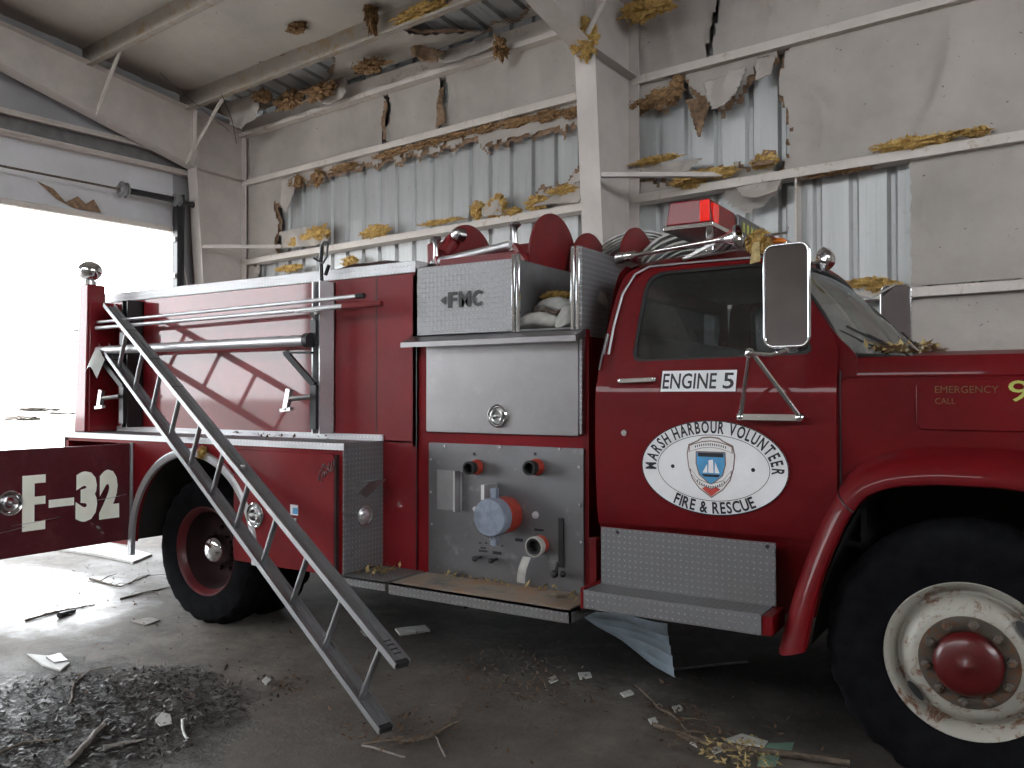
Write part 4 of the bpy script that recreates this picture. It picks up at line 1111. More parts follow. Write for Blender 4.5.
# running boards
b = MBd(); b.box(-3.02, -1.90, 3.505, YU + .01, .470, .480); b.box(-3.02, -1.90, 3.505, 3.515, .42, .48); b.box(-1.91, -1.90, 3.505, YU, .42, .48)
rb = part('running_board', b, 'diamondd'); b = MBd(); b.box(-3.01, -1.915, 3.52, YU, .480, .483); part('board_tread', b, 'stainplate', rb)
b = MBd(); b.box(-3.36, -3.045, 3.505, YU + .01, .470, .482); b.box(-3.36, -3.045, 3.505, 3.515, .43, .48); part('running_board', b, 'diamondd')
b = MBd(); b.box(-3.03, -1.90, my(YU), my(3.505), .43, .48); part('running_board', b, 'diamondd')
b = MBd(); b.box(-2.6, -2.55, 3.55, 4.3, .39, .43); part('board_support', b, 'under')

# hose reels and rollers on top
def reel(x0, x1, y, z, r, n=2):
    b = MBd(); b.tube([(x0, y, z), (x1, y, z)], r * .45, 24); rl = part('hose_reel', b, 'redgloss')
    for x in ((x0, x1) if n == 2 else (x1,)):
        b = MBd(); b.lathe([(r * .28, -.012), (r * .30, .0), (r * .62, .004), (r * .64, -.006), (r * .97, -.008), (r, -.002), (r, .010), (r * .95, .016), (r * .66, .008), (r * .6, .014), (r * .28, .012), (0, .012)], (x, y, z), (1, 0, 0), 48); part('reel_flange', b, 'redgloss', rl, sharp=50)
        b = MBd(); b.lathe([(r * .28, -.012), (0, -.012)], (x, y, z), (1, 0, 0), 30); part('reel_hub_plate', b, 'redgloss', rl)
    return rl
reel(-3.12, -2.50, 4.40, 2.30, .29)
reel(-2.45, -2.12, 4.78, 2.26, .27)
b = MBd(); b.box(-3.30, -3.14, 4.18, 4.36, 2.29, 2.46); mb_ = part('reel_motor', b, 'redgloss', bevel=.02)
b = MBd(); c = at3(456, 234, 4.15); b.tube([c, c + Vector((.02, .05, -.005))], [.036, .04], 16); b.ball(c, .036, .02, .036, 14, 8); part('motor_cap', b, 'chromed', mb_)
b = MBd(); b.tube([(-3.12, 4.12, 2.36), (-3.10, 4.2, 2.46)], .05, 12); part('motor_elbow', b, 'redgloss', mb_)
b = MBd(); p = at3(440, 262, 4.05); q = at3(511, 245, 4.05); b.tube([p, q], .027, 14); rg = part('hose_roller', b, 'alu')
b = MBd()
for u, v in ((436, 236), (515, 223)):
    c = at3(u, v, 4.08); c2 = at3(u, v + 28, 4.08); b.lathe([(.034, 0), (.036, .012), (.018, .03), (.014, .10), (.018, .13), (.036, .15), (.03, .165), (0, .165)], c2, (0, 0, 1), 20)
part('guide_roller', b, 'chromed', rg)
b = MBd(); b.bar(at3(433, 265, 4.08), at3(515, 250, 4.08), .03, .03); b.bar(at3(436, 258, 4.06), at3(446, 284, 4.0), .03, .03); b.bar(at3(515, 245, 4.06), at3(526, 262, 4.0), .03, .03); b.box(-3.05, -2.5, 4.0, 4.12, 2.24, 2.31)
part('roller_frame', b, 'redgloss', rg)

# ---- cab
def ycab(z):
    pts = [(.50, 3.83), (.62, 3.79), (.75, 3.74), (.87, 3.695), (.95, 3.675), (1.1, 3.662), (1.3, 3.655), (1.47, 3.655), (1.52, 3.662), (1.62, 3.690), (1.68, 3.705), (1.9, 3.765), (2.08, 3.825), (2.12, 3.85), (2.16, 3.92)]
    for i in range(len(pts) - 1):
        if z <= pts[i + 1][0]:
            t = max(0, (z - pts[i][0]) / (pts[i + 1][0] - pts[i][0])); return pts[i][1] * (1 - t) + pts[i + 1][1] * t
    return pts[-1][1]
XR = -1.855
def side_fn(off, s=1):
    def fn(a, c, d=0.):
        y = ycab(c) + off + d
        return Vector((a, y if s > 0 else my(y), c))
    return fn
# glass outline of the near side window in the x-z plane
WIN = roundpoly([at(632, 362, 3.715), at(645, 272, 3.815), at(764, 261, 3.825), at(793, 310, 3.77), at(816, 354, 3.715)], [.05, .10, .05, .02, .05], 6)
wx0 = min(p[0] for p in WIN); wx1 = max(p[0] for p in WIN)
SHELL = roundpoly([(XR, 1.56), (-1.845, 1.70), (-1.80, 2.06), (-1.74, 2.155), (-1.05, 2.155), (-.93, 2.02), (-.74, 1.74), (-.66, 1.67), (-.66, 1.56)], [0, .05, .12, .06, .08, .03, .05, .03, 0], 5)
DOOR_U = roundpoly([(-1.775, 1.56), (-1.765, 1.75), (-1.735, 2.03), (-1.66, 2.125), (-1.08, 2.125), (-.975, 2.06), (-.78, 1.80), (-.735, 1.70), (-.733, 1.56)], [0, .05, .1, .06, .05, .04, .06, .04, 0], 5)
NS = 128; cc = (-1.26, 1.84)
so = resample(SHELL, NS, cc); do_ = resample(DOOR_U, NS, cc); wi = resample(WIN, NS, cc)
wide = [(cc[0] + (p[0] - cc[0]) * 1.045, cc[1] + (p[1] - cc[1]) * 1.06) for p in wi]
for s in (1, -1):
    # shell: greenhouse side ring + lower side
    b = MBd(); b.ring(so, wide, side_fn(.022, s), .03)
    nx, nz = 6, 18
    b.grid(lambda i, j: side_fn(.022, s)(XR + (-.728 - XR) * i, .87 + .69 * j), nx, nz)
    b.grid(lambda i, j: side_fn(.05, s)(XR + (-.728 - XR) * i, .87 + .69 * j), nx, nz)
    part('cab_side', b, 'redcab', recalc=False, sharp=45)
    # door skin
    b = MBd(); b.ring(do_, wi, side_fn(.006, s), .02)
    LOW = roundpoly([(-1.775, 1.56), (-1.775, .90), (-.735, .90), (-.733, 1.56)], [0, .07, .05, 0], 5)
    nz = 30; vs = []; fs = []
    rows = [.885 + .675 * j / nz for j in range(nz + 1)]
    for j, z in enumerate(rows):
        k = max(0, 1 - (z - .885) / .06); inset = .05 * (1 - math.sqrt(max(0, 1 - k * k)))
        for i in range(13):
            x = (-1.775 + inset) + (-.733 + 1.775 - 2 * inset) * i / 12; vs.append(side_fn(.006, s)(x, z)); 
    n = 13
    fs = [(j * n + i, j * n + i + 1, (j + 1) * n + i + 1, (j + 1) * n + i) for j in range(nz) for i in range(n - 1)]
    m0 = len(vs); vs += [v + Vector((0, .018 * s, 0)) for v in vs]
    edge = [i for i in range(n)] + [j * n + n - 1 for j in range(1, nz + 1)] + [nz * n + i for i in range(n - 2, -1, -1)] + [j * n for j in range(nz - 1, 0, -1)]
    for k in range(len(edge)): a_ = edge[k]; c_ = edge[(k + 1) % len(edge)]; fs.append((a_, c_, m0 + c_, m0 + a_))
    b.add(vs, fs)
    dr = part('cab_door', b, 'redcab', recalc=False, sharp=45)
    if s == 1: dr['label'] = 'cab door with the ENGINE 5 plate and oval badge'
    # rubber seal and glass
    b = MBd(); inn = [(cc[0] + (p[0] - cc[0]) * .965, cc[1] + (p[1] - cc[1]) * .945) for p in wi]
    b.ring(wi, inn, side_fn(.010, s), .012); part('window_seal', b, 'blackr', dr)
    b = MBd()
    b.add([side_fn(.017, s)(*p) for p in wi], [tuple(range(NS))]); part('window_glass', b, 'glass', dr, recalc=False, sharp=80)
    b = MBd(); vx = -1.005; b.bar(side_fn(.008, s)(vx, 1.675), side_fn(.008, s)(vx - .05, 2.085), .022, .014, (0, 1, 0)); part('quarter_light_bar', b, 'blackr', dr)
    # handle, lock
    b = MBd(); p = side_fn(-.014, s)(-1.715, 1.567); q = side_fn(-.014, s)(-1.545, 1.572); b.bar(p, q, .016, .022); b.bar(p, p + Vector((0, .02 * s, 0)), .02, .02); b.bar(q, q + Vector((0, .02 * s, 0)), .02, .02)
    part('door_handle', b, 'chrome', dr, bevel=.003)
    b = MBd(); b.lathe([(.015, 0), (.013, .006), (0, .007)], side_fn(.004, s)(-1.692, 1.32), (0, -s, 0), 16); part('door_lock', b, 'chromed', dr)
    b = MBd()
    for k in range(3):
        x0 = -1.84 + .002 * k
    pts = [side_fn(.004, s)(*p) for p in ((-1.80, 1.70), (-1.788, 1.85), (-1.765, 2.0), (-1.715, 2.10), (-1.66, 2.138), (-1.4, 2.142), (-1.08, 2.138))]
    b.tube(pts, .006, 6); part('drip_moulding', b, 'aludark', None)
    b = MBd(); b.bar(side_fn(.0, s)(-1.835, 1.62), side_fn(.0, s)(-1.815, 1.80), .012, .012); part('rear_trim', b, 'chrome', None)
# sign decal: ellipse on the near door
dn = [o for o in bpy.data.objects if o.name.startswith('cab_door')][0]
ex, ez = (-1.606 - .930) / 2 * 1.0, 1.173; ex = -1.263; rx, rz = .338, .213
DF = lambda d: (lambda a, c: side_fn(-d)(a, c))
def disc(b, cx, cz, rx, rz, d, n=72, rings=6):
    vs = [DF(d)(cx, cz)]; fs = []
    for r in range(1, rings + 1):
        for k in range(n):
            t = 2 * PI * k / n; vs.append(DF(d)(cx + rx * r / rings * math.cos(t), cz + rz * r / rings * math.sin(t)))
    for k in range(n): fs.append((0, 1 + k, 1 + (k + 1) % n))
    for r in range(rings - 1):
        for k in range(n): fs.append((1 + r * n + k, 1 + (r + 1) * n + k, 1 + (r + 1) * n + (k + 1) % n, 1 + r * n + (k + 1) % n))
    b.add(vs, fs)
b = MBd(); disc(b, ex, ez, rx, rz, .000); part('oval_badge', b, 'white', dn, recalc=False, label='white oval fire department badge')
def eloop(b, rx, rz, w, d, n=96):
    vs = []; fs = []
    for k in range(n):
        t = 2 * PI * k / n
        for q in (0, w): vs.append(DF(d)(ex + (rx - q) * math.cos(t), ez + (rz - q) * math.sin(t)))
    b.add(vs, [(2 * k, 2 * ((k + 1) % n), 2 * ((k + 1) % n) + 1, 2 * k + 1) for k in range(n)])
b = MBd(); eloop(b, rx, rz, .004, .0015); eloop(b, rx * .765, rz * .70, .0025, .0015)
for sx in (-1, 1):
    vs = [DF(.0015)(ex + sx * .185 + .009 * math.cos(2 * PI * k / 14), ez + .009 * math.sin(2 * PI * k / 14)) for k in range(14)]; b.add(vs, [tuple(range(14))])
def arctext(b, txt, a0, a1, erx, erz, size, top=True, bold=.012, wx=.80):
    # letters along the ellipse, spaced by advance widths
    adv = []
    for ch in txt:
        if ch == ' ': adv.append(.34); continue
        vs, fs = glyphs(ch, bold); w = max(v[0] for v in vs) - min(v[0] for v in vs); adv.append(w + .11)
    tot = sum(adv); N = 400
    P = [];
    for k in range(N + 1):
        t = a0 + (a1 - a0) * k / N; P.append(Vector((ex + erx * math.cos(t), ez + erz * math.sin(t))))
    L = [0]
    for k in range(N): L.append(L[-1] + (P[k + 1] - P[k]).length)
    sc = L[-1] / tot
    def atl(l):
        import bisect
        k = min(N - 1, max(0, bisect.bisect(L, l) - 1)); f = (l - L[k]) / max(1e-9, L[k + 1] - L[k]); return P[k].lerp(P[k + 1], f), (P[k + 1] - P[k]).normalized()
    pos = 0
    for ch, w in zip(txt, adv):
        if ch != ' ':
            vs, fs = glyphs(ch, bold); x0 = min(v[0] for v in vs); ww = max(v[0] for v in vs) - x0
            p, tg = atl((pos + w / 2) * sc); nr = Vector((-tg.y, tg.x))
            b.add([DF(.0018)(*(p + tg * ((v[0] - x0 - ww / 2) * sc) + nr * (v[1] * size))) for v in vs], fs)
        pos += w
arctext(b, 'MARSH HARBOUR VOLUNTEER', R(187), R(-7), rx * .79, rz * .74, .074, True, .026)
arctext(b, 'FIRE & RESCUE', R(234), R(308), rx * .955, rz * .955, .072, False, .026)
part('badge_lettering', b, 'ink', dn, recalc=False)
# crest
def shp(pts, dx=0, dz=0, k=1.0):
    k *= 1.12; dx *= 1.12; dz *= 1.12
    return [(ex - .005 + (x * k + dx), ez + .005 + (z * k + dz)) for x, z in pts]
SH = [(-.055, .105), (-.035, .118), (0, .122), (.035, .118), (.055, .105), (.092, .088), (.100, .05), (.095, .0), (.08, -.05), (.05, -.09), (0, -.125), (-.05, -.09), (-.08, -.05), (-.095, .0), (-.100, .05), (-.092, .088)]
b = MBd(); b.add([DF(.0016)(*p) for p in shp(SH)], [tuple(range(len(SH)))]); part('crest_outline', b, 'crestg', dn, recalc=False)
b = MBd(); b.add([DF(.0022)(*p) for p in shp(SH, k=.955)], [tuple(range(len(SH)))]); part('crest_field', b, 'crestw', dn, recalc=False)
IN = [(-.055, .055), (.055, .055), (.056, .01), (.045, -.03), (0, -.068), (-.045, -.03), (-.056, .01)]
b = MBd(); b.add([DF(.0026)(*p) for p in shp(IN, k=1.12)], [tuple(range(len(IN)))]); part('crest_border', b, 'crestg', dn, recalc=False)
b = MBd(); b.add([DF(.0030)(*p) for p in shp(IN, k=1.03)], [tuple(range(len(IN)))]); part('crest_shield', b, 'blue', dn, recalc=False)
b = MBd(); b.add([DF(.0034)(*p) for p in shp([(-.052, .04), (.052, .04), (.052, .056), (-.052, .056)])], [(0, 1, 2, 3)])
b.add([DF(.0034)(*p) for p in shp([(-.038, -.030), (.040, -.030), (.030, -.040), (-.028, -.040)])], [(0, 1, 2, 3)]); part('crest_ship_hull', b, 'ink', dn, recalc=False)
b = MBd()
for q in ([(-.034, -.024), (-.014, -.024), (-.014, .012)], [(-.010, -.024), (.012, -.024), (.010, .030), (-.008, .026)], [(.016, -.024), (.036, -.024), (.018, .022)]): b.add([DF(.0036)(*p) for p in shp(q)], [tuple(range(len(q)))])
part('crest_sails', b, 'white', dn, recalc=False)
b = MBd(); q = [(-.038, -.088), (-.02, -.078), (.02, -.078), (.038, -.088), (0, -.118)]; b.add([DF(.0034)(*p) for p in shp(q)], [tuple(range(5))]); part('crest_tip', b, 'crestr', dn, recalc=False)
b = MBd()
def band(pts, w, b, d): 
    vs = []
    for x, z in pts: vs += [DF(d)(ex - .005 + x * 1.12, ez + .005 + (z - w / 2) * 1.12), DF(d)(ex - .005 + x * 1.12, ez + .005 + (z + w / 2) * 1.12)]
    b.add(vs, [(2 * i, 2 * i + 2, 2 * i + 3, 2 * i + 1) for i in range(len(pts) - 1)])
band([(-.09, .070), (-.07, .078), (-.035, .088), (0, .092), (.035, .088), (.07, .078), (.09, .070)], .028, b, .0026)
band([(-.085, -.020), (-.05, -.062), (0, -.078), (.05, -.062), (.085, -.020)], .022, b, .0038)
part('crest_ribbon_edge', b, 'crestg', dn, recalc=False)
b = MBd(); band([(-.086, .070), (-.07, .077), (-.035, .087), (0, .091), (.035, .087), (.07, .077), (.086, .070)], .022, b, .0032)
band([(-.082, -.022), (-.05, -.062), (0, -.078), (.05, -.062), (.082, -.022)], .016, b, .0044)
part('crest_ribbon', b, 'crestw', dn, recalc=False)
b = MBd()
for k in range(15):
    x = -.062 + .124 * k / 14; z = .0905 - .013 * (x / .07) ** 2; b.add([DF(.0038)(*p) for p in shp([(x - .002, z - .005), (x + .002, z - .005), (x + .002, z + .004), (x - .002, z + .004)])], [(0, 1, 2, 3)])
for k in range(13):
    x = -.055 + .11 * k / 12; z = -.080 + .018 * (x / .05) ** 2; b.add([DF(.0050)(*p) for p in shp([(x - .002, z - .004), (x + .002, z - .004), (x + .002, z + .004), (x - .002, z + .004)])], [(0, 1, 2, 3)])
part('crest_small_print', b, 'ink', dn, recalc=False)
# ENGINE 5 plate
b = MBd(); x0, z0 = -1.508, 1.516; x1, z1 = -1.156, 1.612
b.grid(lambda i, j: DF(.001)(x0 + (x1 - x0) * i, z0 + (z1 - z0) * j), 6, 4); part('unit_plate', b, 'white', dn, recalc=False)
b = MBd(); word(b, 'ENGINE', lambda a, c: DF(.003)(a, c), -1.500, -1.245, 1.528, 1.600, .015); word(b, '5', lambda a, c: DF(.003)(a, c), -1.215, -1.165, 1.528, 1.600, .015)
part('unit_lettering', b, 'ink', dn, recalc=False)

# roof
xa, xb = -1.83, -1.02
def roofp(i, j):
    u = 2 * i - 1; w = 2 * j - 1
    y0 = ycab(2.155) ; hw = YC - y0
    k = 1 - .10 * max(0, abs(u) - .8) / .2 * abs(w) ** 8
    x = (xa + xb) / 2 + (xb - xa) / 2 * u + (.05 * (1 - w * w) if u > 0 else -.02 * (1 - w * w)) * abs(u) ** 3
    z = 2.148 + .075 * (1 - abs(u) ** 4) * (1 - abs(w) ** 5) + .02 * (1 - w * w)
    return Vector((x, YC + hw * w * k, z))
b = MBd(); b.grid(roofp, 20, 32); b.grid(lambda i, j: roofp(i, j) - Vector((0, 0, .03)), 6, 12)
part('cab_roof', b, 'redcab', recalc=False, sharp=60)
b = MBd(); b.grid(lambda i, j: Vector((-1.0 + .05 * (1 - (2 * j - 1) ** 2) + .0 - .02 * i, ycab(2.12) + (2 * (YC - ycab(2.12))) * j, 2.10 + .07 * i)), 3, 24); part('roof_header', b, 'redcab', recalc=False)
# cab back
b = MBd()
def backp(i, j):
    z = .87 + 1.29 * i; y = ycab(z) + .02; x = XR + (0 if z < 1.6 else .045 * (z - 1.6) / .56)
    return Vector((x, y + 2 * (YC - y) * j, z))
vs = []; b2 = MBd()
ni, nj = 26, 26
pts = [[backp(i / ni, j / nj) for j in range(nj + 1)] for i in range(ni + 1)]
for i in range(ni):
    for j in range(nj):
        c = (pts[i][j] + pts[i + 1][j + 1]) / 2
        if 1.68 < c.z < 2.02 and 4.0 < c.y < 5.45: continue
        b.add([pts[i][j], pts[i + 1][j], pts[i + 1][j + 1], pts[i][j + 1]], [(0, 1, 2, 3)])
part('cab_back', b, 'redcab', recalc=False)
b = MBd(); b.add([(-1.84, 4.0, 1.66), (-1.84, 5.45, 1.66), (-1.82, 5.45, 2.04), (-1.82, 4.0, 2.04)], [(0, 1, 2, 3)]); part('rear_window', b, 'glass', recalc=False)
# windscreen: curved glass, A-pillars
def wsp(i, j, off=0.):     # i: bottom->top, j across
    w = 2 * j - 1
    yb = YC + (YC - 3.765) * w; yt = YC + (YC - 3.865) * w
    bulge = .20 * (1 - w * w) - .02
    xb_ = -.70 + bulge; xt = -1.00 + bulge * .35
    zb_ = 1.668 + .005 * (1 - w * w); zt = 2.105 + .015 * (1 - w * w)
    t = i
    return Vector((xb_ * (1 - t) + xt * t + .025 * math.sin(PI * t) + off, yb * (1 - t) + yt * t, zb_ * (1 - t) + zt * t))
b = MBd(); b.grid(lambda i, j: wsp(i, j), 12, 32); ws = part('windscreen', b, 'wglass', recalc=False, sharp=80)
b = MBd()
b.tube([wsp(k / 12, 0) for k in range(13)] + [wsp(1, k / 24) for k in range(1, 25)] + [wsp(1 - k / 12, 1) for k in range(1, 13)] + [wsp(0, 1 - k / 24) for k in range(1, 25)], .013, 8); part('windscreen_seal', b, 'blackr', ws)
b = MBd(); p = wsp(.03, .28) + Vector((.03, 0, .0)); b.tube([p, wsp(.2, .12) + Vector((.02, 0, .012))], .006, 6); b.bar(wsp(.30, .05) + Vector((.02, 0, .0)), wsp(.08, .22) + Vector((.03, 0, .0)), .006, .010)
b.tube([wsp(.02, .7) + Vector((.03, 0, 0)), wsp(.2, .55) + Vector((.02, 0, .012))], .006, 6); b.bar(wsp(.32, .47) + Vector((.02, 0, 0)), wsp(.08, .63) + Vector((.03, 0, 0)), .006, .010)
part('windscreen_wiper', b, 'black', ws)
for s in (1, -1):
    b = MBd(); vs = []; fs = []
    for k in range(13):
        t = k / 12; w = wsp(t, 0); z = w.z
        # pillar spans from door front edge to the glass
        xd = -.735 + (-.99 + .735) * min(1, max(0, (z - 1.70) / .40)); a_ = Vector((xd - .02, ycab(z) + .016, z)); m_ = Vector((w.x - .018, ycab(z) + .022, z)); g_ = w + Vector((0, .002, 0))
        q_ = w + Vector((-.03, .05, 0))
        vs += [a_, m_, g_, q_]
        if k:
            o_ = 4 * k - 4; fs += [(o_, o_ + 1, o_ + 5, o_ + 4), (o_ + 1, o_ + 2, o_ + 6, o_ + 5), (o_ + 2, o_ + 3, o_ + 7, o_ + 6)]
    if s < 0: vs = [Vector((v.x, my(v.y), v.z)) for v in vs]
    b.add(vs, fs); part('windscreen_pillar', b, 'redcab', recalc=False, sharp=50)
# interior
b = MBd(); b.box(-1.75, -1.25, 3.85, 5.6, 1.05, 1.30); b.box(-1.80, -1.66, 3.85, 5.6, 1.25, 1.80); part('bench_seat', b, 'seatm', bevel=.04)
b = MBd(); b.box(-.95, -.62, 3.80, 5.64, 1.3, 1.62); part('dashboard', b, 'interior', bevel=.05)
b = MBd(); b.box(-1.84, -.62, 3.78, 5.66, .86, .88); b.box(-.66, -.64, 3.78, 5.66, .87, 1.62); part('cab_floor', b, 'interior')
b = MBd(); c = Vector((-1.12, 4.25, 1.60)); pts = [c + Vector((.09 * math.sin(t), .2 * math.cos(t), .17 * math.sin(t))) for t in [2 * PI * k / 28 for k in range(29)]]; b.tube(pts, .013, 8); b.tube([c, c + Vector((.3, 0, -.2))], .02, 8); b.bar(pts[0], pts[14], .02, .02)
part('steering_wheel', b, 'blackr')
b = MBd(); b.grid(lambda i, j: Vector((-1.80 + .78 * i, 3.95 + 1.54 * j, 2.10)), 2, 2); part('headliner', b, 'interior', recalc=False)

# lower cab, step and kick plates
for s in (1, -1):
    b = MBd(); b.grid(lambda i, j: side_fn(.03, s)(XR + (-.92 - XR) * i, .52 + .37 * j), 2, 10)
    b.grid(lambda i, j: side_fn(.03, s)(-.93 + .1 * i, .52 + .6 * j), 2, 10)
    part('cab_sill', b, 'redcab', recalc=False)
ys = 3.50
b = MBd(); b.box(-1.818, -.985, 3.665, 3.675, .590, .862); kp = part('kick_plate', b, 'diamond')
b = MBd()
for x in (-1.73, -1.02): b.lathe([(.010, 0), (.008, .004), (0, .005)], (x, 3.665, .845), (0, -1, 0), 10)
part('plate_bolt', b, 'black', kp)
b = MBd(); b.box(-1.825, -1.0, 3.495, 3.67, .575, .590); b.box(-1.825, -1.0, 3.495, 3.503, .505, .590); part('cab_step', b, 'diamond', bevel=.002)
b = MBd(); b.box(-1.0, -.955, 3.50, 3.70, .505, .585); part('step_end', b, 'redcab', bevel=.004)
b = MBd(); b.box(-1.845, -1.825, 3.50, 3.72, .50, .60); b.box(-1.90, -1.86, 3.70, 3.74, .50, .80); part('step_end', b, 'redcab', bevel=.003)
b = MBd(); b.box(-1.825, -1.0, my(3.67), my(3.495), .505, .590); part('cab_step', b, 'diamond')

# fenders, hood
FX1 = .80; HZ = 1.575
FCX, FCZ = -.247, .50
def _poly(pix, y):
    P = [at(u, v, y) for u, v in pix]
    P = P + [(2 * FCX - x, z) for x, z in reversed(P)]
    L_ = [0]
    for i in range(len(P) - 1): L_.append(L_[-1] + math.hypot(P[i + 1][0] - P[i][0], P[i + 1][1] - P[i][1]))
    def f(t):
        l = t / PI * L_[-1]
        for i in range(len(P) - 1):
            if l <= L_[i + 1] + 1e-9:
                q = (l - L_[i]) / (L_[i + 1] - L_[i]); return (P[i][0] + (P[i + 1][0] - P[i][0]) * q, P[i][1] + (P[i + 1][1] - P[i][1]) * q)
        return P[-1]
    return f
_AI = _poly([(805, 652), (807, 640), (812, 615), (820, 585), (831, 556), (843, 530), (855, 509), (868, 497), (885, 490), (905, 487), (940, 486)], 3.50)
_AO = _poly([(776, 652), (780, 636), (788, 606), (797, 578), (808, 548), (820, 520), (834, 492), (850, 470), (868, 459), (890, 452), (930, 447)], 3.64)
def arch_in(t):      # inner edge of the front wheel arch, t 0..pi from the rear foot to the front foot
    return _AI(t)
    c_, s_ = math.cos(t), math.sin(t); n_ = 2.25
    k = (abs(c_) ** n_ + abs(s_) ** n_) ** (-1 / n_)
    return (FCX - .585 * k * c_, FCZ + .665 * k * s_)
def arch_out(t):
    return _AO(t)
    c_, s_ = math.cos(t), math.sin(t); n_ = 2.5
    k = (abs(c_) ** n_ + abs(s_) ** n_) ** (-1 / n_)
    return (FCX - .685 * k * c_, FCZ + .80 * k * s_)
for s in (1, -1):
    def sy(y): return y if s > 0 else my(y)
    b = MBd()
    # side skin above the arch
    N = 48; outer = []; arc = []
    for k in range(N + 1):
        t = PI * k / N; x, z = arch_out(t); arc.append((x, z))
    vs = []; fs = []
    M_ = 8
    for k in range(N + 1):
        x, z = arc[k]
        # corresponding point on the top edge / end edges
        f = k / N
        if f < .18: tx, tz = -.93 if f < .02 else -.93, .50 + (HZ - .50) * (f / .18)
        elif f > .82: tx, tz = FX1, HZ - (HZ - .50) * ((f - .82) / .18)
        else: tx, tz = -.93 + (FX1 + .93) * ((f - .18) / .64), HZ
        for m in range(M_ + 1):
            q = m / M_; px = x * (1 - q) + tx * q; pz = z * (1 - q) + tz * q
            y = 3.682 + .012 * math.cos((pz - .9) * 3)
            y = max(y, 0)
            if px < -.72: y = max(y, ycab(pz) + .022)
            vs.append((px, sy(y), pz))
        if k:
            for m in range(M_): o_ = (k - 1) * (M_ + 1) + m; fs.append((o_, o_ + 1, o_ + M_ + 2, o_ + M_ + 1))
    b.add(vs, fs); part('fender', b, 'redcab', recalc=False, sharp=50)
    # flare
    vs = []; fs = []
    sec = [(0.0, 3.684), (.05, 3.665), (.16, 3.60), (.32, 3.54), (.55, 3.505), (.80, 3.492), (.95, 3.496), (1.0, 3.512), (.97, 3.54), (.93, 3.60)]
    for k in range(N + 1):
        t = PI * k / N; (xi, zi), (xo, zo) = arch_in(t), arch_out(t)
        for q, y in sec: vs.append((xo * (1 - q) + xi * q, sy(y), zo * (1 - q) + zi * q))
        if k:
            m_ = len(sec)
            for i in range(m_ - 1): o_ = (k - 1) * m_ + i; fs.append((o_, o_ + 1, o_ + m_ + 1, o_ + m_))
    b = MBd(); b.add(vs, fs)
    ff = part('fender_flare', b, 'redcab', recalc=True, sharp=50, bevel=0)
    if s > 0:
        tgt = at(838, 487, 3.64); kk = min(range(N + 1), key=lambda k: (arch_out(PI * k / N)[0] - tgt[0]) ** 2 + (arch_out(PI * k / N)[1] - tgt[1]) ** 2)
        b = MBd(); b.tube([Vector(vs[kk * len(sec) + i]) + Vector((0, -.001, 0)) for i in range(8)], .0035, 6); part('flare_seam', b, 'black', ff)
    vs = []; fs = []
    for k in range(N + 1):
        t = PI * k / N; xi, zi = arch_in(t)
        for y in (3.60, 4.25): vs.append((xi, sy(y), zi))
        if k: fs.append((2 * k - 2, 2 * k, 2 * k + 1, 2 * k - 1))
    b = MBd(); b.add(vs, fs); b.box(-.95, .45, min(sy(4.24), sy(4.26)), max(sy(4.24), sy(4.26)), .5, 1.45); part('fender_liner', b, 'blackr', recalc=False)
    # seam of the cowl
    b = MBd(); b.box(-.722, -.718, min(sy(3.676), sy(3.69)), max(sy(3.676), sy(3.69)), 1.0, 1.60); part('cowl_seam', b, 'black')
# hood skin: sections across
def hoodp(i, j):
    x = -.70 + (FX1 + .02 + .70) * i; w = 2 * j - 1; a = abs(w)
    nose = max(0, (x - .62) / .2) ** 2
    zt = 1.655 + .05 * (1 - a ** 2.5) - .03 * max(0, x) - .10 * nose
    cowl = max(0, (-.46 - x) / .24)
    if a > .965: # rolled side
        q = (a - .965) / .035; z = zt - (.09 * q ** 1.4); y = (YC - 3.70) * .965 + (.030 * math.sin(q * PI / 2))
    else: z = zt - .012 * (a / .965) ** 12; y = (YC - 3.70) * a
    if cowl > 0 and a < .93: z -= .035 * min(1, cowl * 3)
    return Vector((x, YC + (y if w > 0 else -y), z))
b = MBd()
js = [0] + [.5 * (1 - v) for v in (.995, .99, .985, .98, .975, .97, .965)] 
b.grid(lambda i, j: hoodp(i, j), 24, 120); hd = part('hood', b, 'redcab', recalc=False, sharp=60)
# side panels of the hood
for s in (1, -1):
    b = MBd(); y = 3.675 if s > 0 else my(3.675)
    P_ = rrect(-.435, .70, 1.362, 1.56, .03)
    b.prism(P_, XZ(y), 0, .012 * s); hp = part('hood_side_panel', b, 'redcab', bevel=.004)
    if s > 0:
        b = MBd(); fn = XZ(3.673); word(b, 'EMERGENCY', fn, -.366, -.150, 1.508, 1.535, 0); word(b, 'CALL', fn, -.366, -.295, 1.465, 1.488, 0); part('worn_lettering', b, 'faint', hp, recalc=False)
        b = MBd(); word(b, '911', fn, -.118, .08, 1.475, 1.555, 0); part('phone_number', b, 'gold', hp, recalc=False)
    b = MBd(); b.box(-.70, FX1, (3.672 if s > 0 else my(3.684)), (3.684 if s > 0 else my(3.672)), 1.572, 1.582); part('hood_crease', b, 'redcab', hp, bevel=.003)
